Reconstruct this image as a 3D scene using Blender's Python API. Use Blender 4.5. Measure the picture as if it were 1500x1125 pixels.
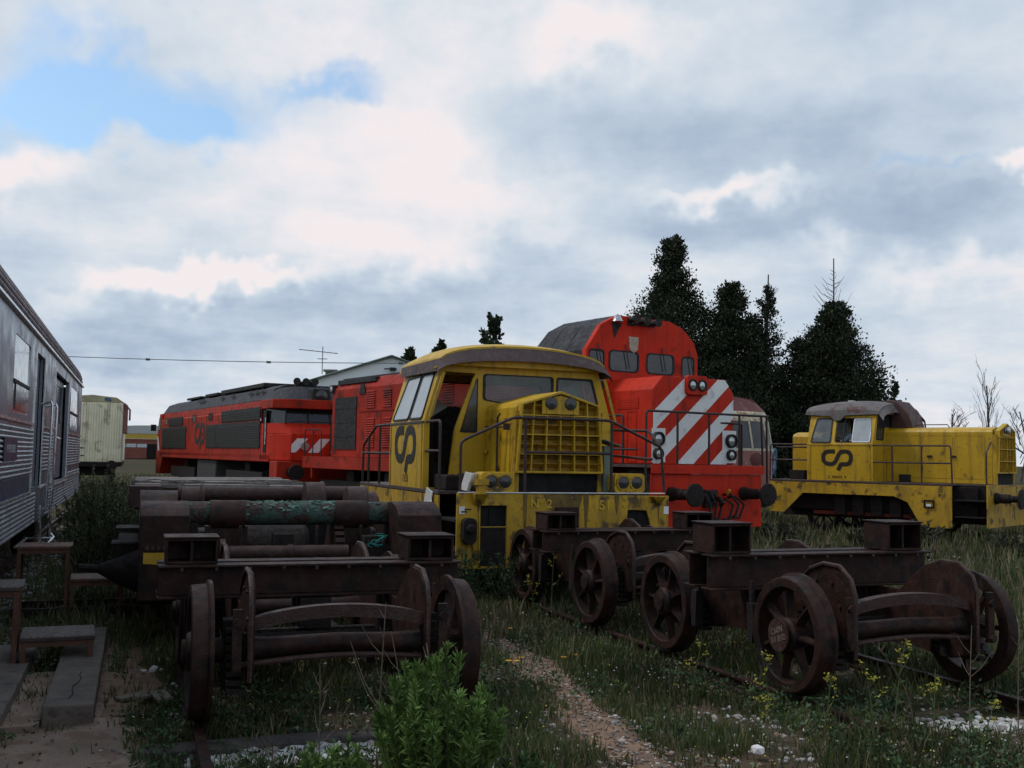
import bpy, bmesh, math, random
from mathutils import Vector, Matrix, noise
from mathutils.geometry import tessellate_polygon
R_ = math.radians
random.seed(7)
def rnd(a, b): return random.uniform(a, b)
for o in list(bpy.data.objects): bpy.data.objects.remove(o)
S = bpy.context.scene
COL = S.collection

# ------------------------------------------------------------------ camera
cam = bpy.data.cameras.new('camera'); cam_o = bpy.data.objects.new('camera', cam); COL.objects.link(cam_o)
cam.sensor_fit = 'HORIZONTAL'; cam.sensor_width = 36; cam.lens = 36*1560/1500
cam.clip_start = .1; cam.clip_end = 6000
cam_o.matrix_world = Matrix.Translation((0, 0, 1.8)) @ Matrix.Rotation(R_(-19.26), 4, 'Z') @ Matrix.Rotation(R_(93.92), 4, 'X') @ Matrix.Rotation(R_(1.0), 4, 'Z')
S.camera = cam_o

# ------------------------------------------------------------------ light
SUN_EL, SUN_AZ = 56, -60      # azimuth: degrees clockwise from +Y
W = bpy.data.worlds.new('World'); S.world = W; W.use_nodes = True
S.view_settings.view_transform = 'Standard'; S.view_settings.look = 'None'
S.view_settings.exposure = 0; S.view_settings.gamma = 1
sl = bpy.data.lights.new('sun', 'SUN'); sl.energy = 1.5; sl.angle = R_(12); sl.color = (1, .96, .92)
so = bpy.data.objects.new('sun', sl); COL.objects.link(so)
az = R_(SUN_AZ); el = R_(SUN_EL)
sd = Vector((math.sin(az)*math.cos(el), math.cos(az)*math.cos(el), math.sin(el)))
so.rotation_euler = sd.to_track_quat('Z', 'Y').to_euler()

def world():
    nt = W.node_tree; N = nt.nodes; L = nt.links; N.clear()
    out = N.new('ShaderNodeOutputWorld'); bg = N.new('ShaderNodeBackground'); bg.inputs[1].default_value = .1
    L.new(bg.outputs[0], out.inputs[0])
    sky = N.new('ShaderNodeTexSky'); sky.sky_type = 'NISHITA'; sky.sun_disc = False
    sky.sun_elevation = el; sky.sun_rotation = az; sky.air_density = 1.2; sky.dust_density = 1.5
    tc = N.new('ShaderNodeTexCoord')
    def vm(op, a, b):
        n = N.new('ShaderNodeVectorMath'); n.operation = op
        for i, v in enumerate((a, b)):
            if v is None: continue
            if hasattr(v, 'links'): L.new(v, n.inputs[i])
            else: n.inputs[i].default_value = v
        return n
    def m(op, a, b=None, c=None, clamp=False):
        n = N.new('ShaderNodeMath'); n.operation = op; n.use_clamp = clamp
        for i, v in enumerate((a, b, c)):
            if v is None: continue
            if hasattr(v, 'links'): L.new(v, n.inputs[i])
            else: n.inputs[i].default_value = v
        return n.outputs[0]
    def noise_(vec, sc, det=6, rough=.55, w=0):
        n = N.new('ShaderNodeTexNoise'); n.noise_dimensions = '4D'; n.inputs['W'].default_value = w
        n.inputs['Scale'].default_value = sc; n.inputs['Detail'].default_value = det; n.inputs['Roughness'].default_value = rough
        L.new(vec, n.inputs['Vector']); return n
    D = tc.outputs['Generated']
    sep = N.new('ShaderNodeSeparateXYZ'); L.new(D, sep.inputs[0])
    z = m('MAXIMUM', sep.outputs[2], 0.0)
    den = m('ADD', z, .16)
    comb = N.new('ShaderNodeCombineXYZ')
    L.new(m('DIVIDE', sep.outputs[0], den), comb.inputs[0]); L.new(m('DIVIDE', sep.outputs[1], den), comb.inputs[1])
    P = comb.outputs[0]
    # ragged direction for the large cloud banks
    wob = noise_(D, 5.0, 5, .6, 3)
    w1 = vm('SUBTRACT', wob.outputs['Color'], (.5, .5, .5)); w2 = N.new('ShaderNodeVectorMath'); w2.operation = 'SCALE'
    L.new(w1.outputs[0], w2.inputs[0]); w2.inputs['Scale'].default_value = .26
    Dw = vm('ADD', D, w2.outputs[0]).outputs[0]
    n1 = noise_(P, 1.3, 8, .56, 1.7).outputs['Fac']
    n2 = noise_(P, 3.6, 7, .6, 5.2).outputs['Fac']
    n3 = noise_(D, 9, 6, .6, 2.1).outputs['Fac']
    F = m('ADD', m('MULTIPLY', m('SUBTRACT', n1, .5), .85), m('MULTIPLY', m('SUBTRACT', n2, .5), .65))
    F = m('ADD', F, m('MULTIPLY', m('SUBTRACT', n3, .5), .55))
    F = m('ADD', F, .63)
    # cloud banks: (direction, width, height, gain) as elliptical lobes on the dome
    def lobe(dirv, rad, inner=0.0):
        sub = vm('SUBTRACT', Dw, dirv)
        st = vm('MULTIPLY', sub.outputs[0], (1/rad[0], 1/rad[0], 1/rad[1]))
        ln = N.new('ShaderNodeVectorMath'); ln.operation = 'LENGTH'; L.new(st.outputs[0], ln.inputs[0])
        mr = N.new('ShaderNodeMapRange'); mr.interpolation_type = 'SMOOTHSTEP'
        mr.inputs['From Min'].default_value = inner; mr.inputs['From Max'].default_value = 1
        mr.inputs['To Min'].default_value = 1; mr.inputs['To Max'].default_value = 0
        L.new(ln.outputs['Value'], mr.inputs['Value']); return mr.outputs[0]
    for dirv, rad, g in LOBES:
        F = m('ADD', F, m('MULTIPLY', lobe(dirv, rad), g))
    # unseen cloud high above the frame, darkened to dim the light on the ground
    mr = N.new('ShaderNodeMapRange'); mr.interpolation_type = 'SMOOTHSTEP'
    L.new(sep.outputs[2], mr.inputs['Value']); mr.inputs['From Min'].default_value = .48; mr.inputs['From Max'].default_value = .85
    mr.inputs['To Min'].default_value = 0; mr.inputs['To Max'].default_value = -.45
    F = m('ADD', F, mr.outputs[0], clamp=True)
    cr = N.new('ShaderNodeValToRGB'); L.new(F, cr.inputs[0]); e = cr.color_ramp.elements
    e[0].position = .0; e[0].color = (.33, .43, .58, 1); e[1].position = 1; e[1].color = (1.0, .93, .945, 1)
    for p, c in ((.3, (.46, .56, .71)), (.52, (.60, .70, .82)), (.72, (.75, .82, .90)), (.92, (.93, .91, .945))):
        k = e.new(p); k.color = (*c, 1)
    sc = N.new('ShaderNodeVectorMath'); sc.operation = 'SCALE'; sc.inputs['Scale'].default_value = 9.0
    L.new(cr.outputs[0], sc.inputs[0])
    # breaks where the blue shows
    bl = None
    for dirv, rad, g in BREAKS:
        v = m('MULTIPLY', lobe(dirv, rad, .15), g); bl = v if bl is None else m('ADD', bl, v)
    bl = m('MULTIPLY', bl, m('ADD', m('MULTIPLY', n2, 1.2), .45), clamp=True)
    bluesc = N.new('ShaderNodeVectorMath'); bluesc.operation = 'MULTIPLY'; L.new(sky.outputs[0], bluesc.inputs[0]); bluesc.inputs[1].default_value = (1.35, 1.55, 1.65)
    mx = N.new('ShaderNodeMix'); mx.data_type = 'RGBA'; L.new(bl, mx.inputs[0]); L.new(sc.outputs[0], mx.inputs[6]); L.new(bluesc.outputs[0], mx.inputs[7])
    L.new(mx.outputs[2], bg.inputs[0])
CM = cam_o.matrix_world.to_3x3()
def skydir(px, py): return tuple((CM @ Vector(((px-750)/1560, -(py-562.5)/1560, -1))).normalized())
LOBES = [(skydir(480, 230), (.26, .13), .28), (skydir(700, 300), (.15, .07), .26), (skydir(300, 408), (.15, .022), .7), (skydir(560, 385), (.16, .04), .32),
         (skydir(60, 200), (.10, .035), .38), (skydir(860, 20), (.17, .05), .4), (skydir(1080, 285), (.10, .018), .6), (skydir(1490, 262), (.05, .014), .8),
         (skydir(400, 40), (.25, .05), .2), (skydir(1215, 385), (.04, .03), .35), (skydir(1420, 440), (.14, .03), .3), (skydir(1480, 600), (.40, .09), .16), (skydir(300, 600), (.5, .06), .07),
         (skydir(200, 475), (.34, .045), -.27), (skydir(60, 330), (.14, .07), -.10), (skydir(720, 420), (.22, .03), -.25), (skydir(900, 150), (.24, .10), -.22),
         (skydir(1050, 340), (.15, .045), -.30), (skydir(1350, 350), (.17, .06), -.34), (skydir(1260, 180), (.3, .08), -.16), (skydir(620, 455), (.24, .03), -.22),
         (skydir(780, 370), (.08, .03), -.3), (skydir(1050, 60), (.2, .06), .05)]
BREAKS = [(skydir(170, 120), (.18, .05), .85), (skydir(40, 60), (.10, .05), .7), (skydir(450, 118), (.07, .02), .8), (skydir(230, 165), (.10, .03), .8),
          (skydir(1340, 262), (.06, .012), .6), ((0.5, -.7, .5), (.35, .25), .6), ((-.8, -.3, .5), (.3, .25), .5)]
world()

# ------------------------------------------------------------------ materials
MATS = {}
def mat(name, col, rough=.6, metal=0., var=.25, col2=None, amt=0., sc=3., streak=False, bump=.15, bsc=25., spec=.4, vcol=None, trans=0., scale3=None, thr=.58, alpha=None, coord='Object', dust=0.):
    """weathered surface: base colour broken by broad noise, blotches of col2, fine bump"""
    if name in MATS: return MATS[name]
    M_ = bpy.data.materials.new(name); M_.use_nodes = True; MATS[name] = M_
    nt = M_.node_tree; N = nt.nodes; L = nt.links; b = N['Principled BSDF']
    tc = N.new('ShaderNodeTexCoord'); src = tc.outputs[coord]
    def nz(scale, det=5, mapping=None, w=0):
        n = N.new('ShaderNodeTexNoise'); n.inputs['Scale'].default_value = scale; n.inputs['Detail'].default_value = det
        mp = N.new('ShaderNodeMapping'); L.new(src, mp.inputs[0]); mp.inputs['Location'].default_value = (w*3.1, w*1.7, w*2.3)
        if mapping: mp.inputs['Scale'].default_value = mapping
        L.new(mp.outputs[0], n.inputs[0]); return n.outputs['Fac']
    def mix(f, a, c):
        x = N.new('ShaderNodeMix'); x.data_type = 'RGBA'
        for i, v in ((0, f), (6, a), (7, c)):
            if hasattr(v, 'links'): L.new(v, x.inputs[i])
            else: x.inputs[i].default_value = v if i == 0 else (*v, 1)
        return x.outputs[2]
    def rng(v, a, c, lo=0., hi=1.):
        x = N.new('ShaderNodeMapRange'); L.new(v, x.inputs[0]); x.inputs[1].default_value = a; x.inputs[2].default_value = c
        x.inputs[3].default_value = lo; x.inputs[4].default_value = hi; return x.outputs[0]
    if vcol:
        at = N.new('ShaderNodeAttribute'); at.attribute_name = vcol; c0 = at.outputs['Color']
        dark = N.new('ShaderNodeVectorMath'); dark.operation = 'SCALE'; L.new(c0, dark.inputs[0]); dark.inputs['Scale'].default_value = 1-var
        c = mix(rng(nz(sc), .35, .65), c0, dark.outputs[0])
    else:
        c = mix(rng(nz(sc, 6), .3, .7), tuple(v*(1-var) for v in col), tuple(min(1, v*(1+var*.5)) for v in col))
    if col2:
        f = rng(nz(sc*1.7, 9, w=1), thr, thr+.09, 0, amt)
        c = mix(f, c, col2)
        f = rng(nz(sc*9, 4, w=4), .62, .70, 0, amt*.7)
        c = mix(f, c, col2)
    if streak:
        f = rng(nz(5, 4, (1.6, 1.6, .13), w=2), .52, .78, 0, .55)
        c = mix(f, c, tuple(v*.4 for v in (col2 or col)) if not col2 else tuple(v for v in col2))
    if dust:
        f = rng(nz(14, 8, w=6), .5, .75, 0, dust); c = mix(f, c, (.22, .19, .16))
    L.new(c, b.inputs['Base Color'])
    L.new(rng(nz(sc*3, 5, w=3), .3, .7, max(.02, rough-.12), min(1, rough+.15)), b.inputs['Roughness'])
    b.inputs['Metallic'].default_value = metal; b.inputs['Specular IOR Level'].default_value = spec
    if trans: b.inputs['Transmission Weight'].default_value = trans
    if alpha is not None: b.inputs['Alpha'].default_value = alpha
    if bump:
        bp = N.new('ShaderNodeBump'); bp.inputs['Strength'].default_value = bump; bp.inputs['Distance'].default_value = .02
        L.new(nz(bsc, 6, w=5), bp.inputs['Height']); L.new(bp.outputs[0], b.inputs['Normal'])
    return M_
RUSTC = (.045, .022, .016)
YEL = mat('yellow_paint', (.56, .335, .012), .5, col2=(.085, .045, .02), amt=.7, sc=1.6, streak=True, var=.16, bump=.10, thr=.63, dust=.12)
YELB = mat('yellow_paint_frame', (.50, .29, .014), .6, col2=(.055, .034, .018), amt=.9, sc=2.2, streak=True, var=.28, bump=.3, thr=.55, dust=.2)
RED = mat('red_paint', (.56, .026, .007), .5, spec=.16, col2=(.14, .014, .008), amt=.6, sc=1.3, streak=True, var=.14, bump=.06, thr=.62, dust=.05)
REDF = mat('faded_red_paint', (.38, .024, .009), .6, spec=.14, col2=(.07, .014, .010), amt=.75, sc=1.1, streak=True, var=.25, bump=.08, thr=.57, dust=.10)
WHT = mat('white_stripe_paint', (.80, .80, .79), .5, col2=(.35, .3, .26), amt=.4, sc=3, var=.08, bump=.05, dust=.1)
RUST = mat('rusty_iron', (.034, .0135, .0095), .6, metal=.0, col2=(.012, .007, .0065), amt=.9, sc=4, var=.4, bump=.28, bsc=70, thr=.5, dust=.08, spec=.22)
RUSTL = mat('pale_rust_iron', (.052, .024, .019), .55, col2=(.035, .018, .015), amt=.8, sc=5, var=.35, bump=.5, bsc=70, thr=.52, dust=.14, spec=.3)
RUSTD = mat('dark_rust_iron', (.012, .007, .006), .8, col2=(.028, .013, .009), amt=.6, sc=6, var=.4, bump=.6, bsc=60)
GREENP = mat('green_flaked_paint', (.040, .080, .062), .7, col2=(.045, .024, .02), amt=1., sc=4.5, var=.4, bump=.9, bsc=30, thr=.47)
DKROOF = mat('dark_grey_roof', (.026, .026, .032), .65, spec=.25, col2=(.03, .03, .035), amt=.6, sc=2, var=.25, bump=.15, dust=.3)
BROWNV = mat('brown_visor_paint', (.075, .048, .046), .65, col2=(.04, .03, .028), amt=.6, sc=2.5, var=.2, bump=.15, dust=.25)
GREYR = mat('flaking_grey_roof', (.15, .135, .13), .75, col2=(.10, .045, .04), amt=.9, sc=1.8, var=.3, bump=.4, thr=.52, dust=.3)
BLK = mat('black_grille', (.014, .014, .013), .75, var=.4, sc=6, bump=.3, dust=.25)
VOID = mat('dark_interior', (.006, .006, .006), .9, var=.2, bump=0)
RAILP = mat('brown_handrail_paint', (.045, .026, .026), .6, col2=(.10, .045, .02), amt=.7, sc=7, var=.3, bump=.3)
GREYI = mat('grey_cab_lining', (.13, .15, .14), .7, var=.3, sc=2, col2=(.05, .05, .045), amt=.7)
GLASS = mat('dusty_glass', (.028, .034, .038), .07, var=.4, sc=3, bump=.015, spec=.7, dust=.18)
GLASSD = mat('dark_glass', (.012, .013, .014), .1, var=.3, sc=3, bump=.02, spec=.5, dust=.15)
GLASSC = mat('clear_cab_glass', (.22, .26, .27), .08, var=.3, sc=3, bump=.01, spec=.5, alpha=.38)
GLASSW = mat('milky_glass', (.50, .55, .57), .15, var=.15, sc=3, bump=.02, spec=.6, dust=.2, alpha=.8)
LENS = mat('lamp_glass', (.55, .56, .55), .12, metal=.6, var=.3, sc=20, bump=.0)
LENSD = mat('dead_lamp_glass', (.03, .03, .032), .15, var=.3, sc=20, bump=.0, spec=.6)
STEEL = mat('ribbed_steel', (.25, .275, .32), .34, metal=.55, col2=(.13, .12, .12), amt=.6, sc=1.2, var=.2, bump=.05)
STEELP = mat('flat_steel', (.20, .22, .26), .30, metal=.5, col2=(.12, .12, .13), amt=.5, sc=.8, streak=True, var=.16, bump=.03)
CHROME = mat('bright_trim', (.75, .76, .78), .25, metal=.9, var=.1, sc=3, bump=.0)
CREAM = mat('cream_wagon_paint', (.88, .84, .62), .6, col2=(.25, .19, .11), amt=.5, sc=1.5, streak=True, var=.15, bump=.1)
IVORY = mat('ivory_paint', (.62, .57, .42), .5, col2=(.3, .2, .12), amt=.6, sc=3, var=.15)
MAROON = mat('maroon_paint', (.16, .045, .045), .5, col2=(.25, .16, .14), amt=.5, sc=2, var=.2)
PINK = mat('faded_pink_paint', (.36, .15, .13), .6, col2=(.5, .42, .34), amt=.8, sc=3, var=.3)
WOOD = mat('weathered_wood', (.15, .12, .10), .8, col2=(.07, .05, .045), amt=.8, sc=4, var=.4, bump=.6, scale3=None)
WOODR = mat('reddish_step_metal', (.13, .058, .035), .65, col2=(.05, .03, .025), amt=.7, sc=5, var=.35, bump=.3)
GRATE = mat('grey_step_grating', (.070, .048, .038), .6, col2=(.04, .03, .028), amt=.6, sc=6, var=.3, bump=.2)
CONC = mat('old_concrete', (.15, .122, .10), .85, col2=(.06, .055, .05), amt=.7, sc=4, var=.3, bump=.6, bsc=40)
TIMBER = mat('old_sleeper', (.085, .072, .065), .85, col2=(.035, .03, .027), amt=.8, sc=5, var=.4, bump=.8)
WHITEB = mat('white_wall', (.78, .82, .82), .8, var=.06, sc=.3, bump=.03, coord='Object')
BRICK = mat('red_brick_wall', (.22, .07, .05), .8, var=.2, sc=1, bump=.2)
SHEDR = mat('shed_roof', (.42, .44, .43), .6, var=.1, sc=.5)
YELT = mat('yellow_trim', (.50, .34, .05), .6, var=.15)
BLUEC = mat('blue_cloth', (.06, .13, .25), .8, var=.4, sc=6, bump=.5, col2=(.35, .42, .5), amt=.7)
SKIN = mat('skin', (.42, .25, .18), .6, var=.1)
HAIR = mat('dark_hair', (.015, .012, .01), .7, var=.2)
SHIRT = mat('pale_blue_shirt', (.40, .50, .60), .8, var=.15, sc=8, bump=.4)
TROUS = mat('dark_trousers', (.03, .035, .05), .8)
LOGO = mat('black_logo_paint', (.022, .018, .014), .6, var=.2, bump=.02)
PLAST = mat('white_sheet', (.55, .54, .50), .6, var=.2, sc=4, bump=.4)
RUBBER = mat('black_rubber', (.01, .01, .01), .6, var=.2)
CYAN = mat('turquoise_twine', (.03, .28, .26), .6, var=.3)

# ------------------------------------------------------------------ mesh helpers
def rrect(u0, v0, u1, v1, r=.05, n=4):
    pts = []
    for cx, cy, a0 in ((u1-r, v0+r, -90), (u1-r, v1-r, 0), (u0+r, v1-r, 90), (u0+r, v0+r, 180)):
        for i in range(n+1):
            a = R_(a0+90*i/n); pts.append((cx+r*math.cos(a), cy+r*math.sin(a)))
    return pts
def rpoly(poly, r=.05, n=3):
    """round the corners of a polygon"""
    out = []
    k = len(poly)
    for i in range(k):
        p = Vector(poly[i]); a = (Vector(poly[i-1])-p); c = (Vector(poly[(i+1) % k])-p)
        ra = min(r, a.length*.45); rc = min(r, c.length*.45)
        A = p+a.normalized()*ra; C_ = p+c.normalized()*rc
        for j in range(n+1):
            t = j/n; q = A*(1-t)**2+p*2*t*(1-t)+C_*t*t; out.append((q.x, q.y))
    return out
class B:
    def __init__(s): s.v = []; s.f = []
    def add(s, vs, fs):
        n = len(s.v); s.v += [tuple(v) for v in vs]; s.f += [tuple(i+n for i in f) for f in fs]; return s
    def box(s, x0, x1, y0, y1, z0, z1):
        v = [(x, y, z) for x in (x0, x1) for y in (y0, y1) for z in (z0, z1)]
        return s.add(v, [(0, 1, 3, 2), (4, 6, 7, 5), (0, 4, 5, 1), (2, 3, 7, 6), (0, 2, 6, 4), (1, 5, 7, 3)])
    def obox(s, c, sx, sy, sz, rz=0, rx=0, ry=0):
        M_ = Matrix.Translation(c) @ Matrix.Rotation(R_(rz), 4, 'Z') @ Matrix.Rotation(R_(rx), 4, 'X') @ Matrix.Rotation(R_(ry), 4, 'Y')
        v = [M_ @ Vector((x*sx/2, y*sy/2, z*sz/2)) for x in (-1, 1) for y in (-1, 1) for z in (-1, 1)]
        return s.add(v, [(0, 1, 3, 2), (4, 6, 7, 5), (0, 4, 5, 1), (2, 3, 7, 6), (0, 2, 6, 4), (1, 5, 7, 3)])
    def prism(s, prof, fn, t0, t1):
        """closed 2D profile extruded; fn(u,v,t)->xyz"""
        n = len(prof)
        v = [fn(u, w, t0) for u, w in prof]+[fn(u, w, t1) for u, w in prof]
        tri = tessellate_polygon([[Vector((u, w, 0)) for u, w in prof]])
        f = [tuple(t) for t in tri]+[tuple(i+n for i in reversed(t)) for t in tri]+[(i, (i+1) % n, (i+1) % n+n, i+n) for i in range(n)]
        return s.add(v, f)
    def panel(s, outer, holes, fn, t0, t1):
        loops = [outer]+list(holes); flat = [p for l in loops for p in l]; n = len(flat)
        tri = tessellate_polygon([[Vector((u, w, 0)) for u, w in l] for l in loops])
        v = [fn(u, w, t0) for u, w in flat]+[fn(u, w, t1) for u, w in flat]
        f = [tuple(t) for t in tri]+[tuple(i+n for i in reversed(t)) for t in tri]
        o = 0
        for l in loops:
            k = len(l); f += [(o+i, o+(i+1) % k, o+(i+1) % k+n, o+i+n) for i in range(k)]; o += k
        return s.add(v, f)
    def tube(s, pts, r, seg=8, closed=False):
        pts = [Vector(p) for p in pts]; n = len(pts); rs = r if isinstance(r, (list, tuple)) else [r]*n
        rings = []; up = None
        for i in range(n):
            a = pts[i-1] if i else pts[0]; b = pts[i+1] if i < n-1 else pts[-1]
            d = (b-a).normalized()
            if up is None:
                up = Vector((0, 0, 1)) if abs(d.z) < .9 else Vector((1, 0, 0))
            x = d.cross(up).normalized(); up = x.cross(d).normalized()
            rings.append([pts[i]+(x*math.cos(2*math.pi*k/seg)+up*math.sin(2*math.pi*k/seg))*rs[i] for k in range(seg)])
        v = [p for r_ in rings for p in r_]
        f = [(i*seg+k, i*seg+(k+1) % seg, (i+1)*seg+(k+1) % seg, (i+1)*seg+k) for i in range(n-1) for k in range(seg)]
        f += [tuple(reversed(range(seg))), tuple((n-1)*seg+k for k in range(seg))]
        return s.add(v, f)
    def lathe(s, prof, c, ax, seg=24, cap=True):
        """prof [(dist along axis, radius)] round axis ax"""
        ax = Vector(ax).normalized(); t = Vector((0, 0, 1)) if abs(ax.z) < .9 else Vector((1, 0, 0))
        x = ax.cross(t).normalized(); y = ax.cross(x).normalized(); c = Vector(c)
        v = [c+ax*d+(x*math.cos(2*math.pi*k/seg)+y*math.sin(2*math.pi*k/seg))*r for d, r in prof for k in range(seg)]
        n = len(prof)
        f = [(i*seg+k, i*seg+(k+1) % seg, (i+1)*seg+(k+1) % seg, (i+1)*seg+k) for i in range(n-1) for k in range(seg)]
        if cap: f += [tuple(reversed(range(seg))), tuple((n-1)*seg+k for k in range(seg))]
        return s.add(v, f)
    def build(s, name, m, parent=None, bevel=0, smooth=True, cols=None, ang=35):
        me = bpy.data.meshes.new(name); me.from_pydata(s.v, [], s.f); me.update()
        if cols is None and len(s.f) < 60000:
            bm = bmesh.new(); bm.from_mesh(me); bmesh.ops.recalc_face_normals(bm, faces=bm.faces); bm.to_mesh(me); bm.free()
        if m: me.materials.append(m)
        if smooth:
            me.shade_smooth(); me.set_sharp_from_angle(angle=R_(ang))
        if cols is not None:
            a = me.color_attributes.new('Col', 'FLOAT_COLOR', 'POINT'); a.data.foreach_set('color', cols)
        o = bpy.data.objects.new(name, me); COL.objects.link(o)
        if parent: o.parent = parent
        if bevel:
            md = o.modifiers.new('bevel', 'BEVEL'); md.width = bevel; md.segments = 2; md.limit_method = 'ANGLE'; md.angle_limit = R_(40)
        return o
def part(name, m, parent, fn, bevel=0, **k):
    b = B(); fn(b); return b.build(name, m, parent, bevel, **k)
def thing(name, label, cat, loc=(0, 0, 0), rz=0, group=None):
    o = bpy.data.objects.new(name, None); COL.objects.link(o); o.location = loc; o.rotation_euler = (0, 0, R_(rz)); o.empty_display_size = .2
    return tag(o, label, cat, group)
def tag(o, label=None, cat=None, group=None, kind=None):
    if label: o['label'] = label
    if cat: o['category'] = cat
    if group: o['group'] = group
    if kind: o['kind'] = kind
    return o
def copy_tree(o, parent=None):
    c = o.copy(); COL.objects.link(c); c.parent = parent
    for ch in list(o.children): copy_tree(ch, c)
    return c
FX = lambda y0: (lambda u, v, t: (u, y0+t, v))      # panel facing y (front)
SX = lambda x0: (lambda u, v, t: (x0+t, u, v))      # panel facing x (side)
def text(parent, s_, size, M_, m, name='lettering', ext=.002):
    c = bpy.data.curves.new('t', 'FONT'); c.body = s_; c.size = size; c.extrude = ext; c.align_x = 'CENTER'; c.align_y = 'CENTER'
    t = bpy.data.objects.new('t', c); COL.objects.link(t); bpy.context.view_layer.update()
    me = bpy.data.meshes.new_from_object(t.evaluated_get(bpy.context.evaluated_depsgraph_get()))
    bpy.data.objects.remove(t); me.transform(M_); me.materials.clear(); me.materials.append(m)
    o = bpy.data.objects.new(name, me); COL.objects.link(o); o.parent = parent; return o
def frameM(origin, ux, uy):
    ux = Vector(ux).normalized(); uy = Vector(uy).normalized(); uz = ux.cross(uy)
    return Matrix(((ux.x, uy.x, uz.x, origin[0]), (ux.y, uy.y, uz.y, origin[1]), (ux.z, uy.z, uz.z, origin[2]), (0, 0, 0, 1)))
def ribbon(pts, w):
    P_ = [Vector(p) for p in pts]; L_ = []; R2 = []
    for i, p in enumerate(P_):
        a = (P_[i]-P_[i-1]) if i else (P_[1]-P_[0]); c = (P_[i+1]-P_[i]) if i < len(P_)-1 else (P_[-1]-P_[-2])
        d = (a.normalized()+c.normalized()).normalized(); n = Vector((-d.y, d.x)); k = 1/max(.5, abs(d.dot(a.normalized())))
        L_.append(p+n*w/2*k); R2.append(p-n*w/2*k)
    return L_, R2
def logo(parent, M_, width, m):
    """the railway's joined C and P drawn as one heavy line"""
    raw = [(430, 642), (365, 642), (335, 650), (314, 675), (310, 700), (314, 728), (335, 752), (365, 762), (400, 762), (422, 752), (436, 735), (470, 668), (488, 649), (512, 642), (545, 642), (572, 652), (588, 675), (591, 702), (588, 728), (572, 752), (545, 762), (500, 762), (487, 768), (462, 820)]
    k = width/310; pts = [((x-450)*k, -(y-720)*k) for x, y in raw]
    L_, R2 = ribbon(pts, 38*k); n = len(pts); b = B()
    v = [(*p, 0) for p in L_]+[(*p, 0) for p in R2]+[(*p, .004) for p in L_]+[(*p, .004) for p in R2]
    f = [(i, i+1, n+i+1, n+i) for i in range(n-1)]+[(2*n+i, 3*n+i, 3*n+i+1, 2*n+i+1) for i in range(n-1)]
    b.add([M_ @ Vector(p) for p in v], f); return b.build('logo', m, parent, smooth=False)
def window(parent, outline, fn, t, glass, gasket=RUBBER, gw=.025, depth=.02, name='window'):
    """a pane in its hole with a rubber gasket round it"""
    c = Vector((sum(p[0] for p in outline)/len(outline), sum(p[1] for p in outline)/len(outline)))
    big = []
    for p in outline:
        d = Vector(p)-c; big.append(tuple(c+d*(1+gw/max(.05, d.length))))
    sm = [tuple(c+(Vector(p)-c)*(1-gw*.6/max(.05, (Vector(p)-c).length))) for p in outline]
    w = part(name, gasket, parent, lambda b: b.panel(big, [sm], fn, t-depth*.5, t+depth))
    part('pane', glass, w, lambda b: b.prism(sm, fn, t+depth*.2, t+depth*.45)); return w

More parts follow.
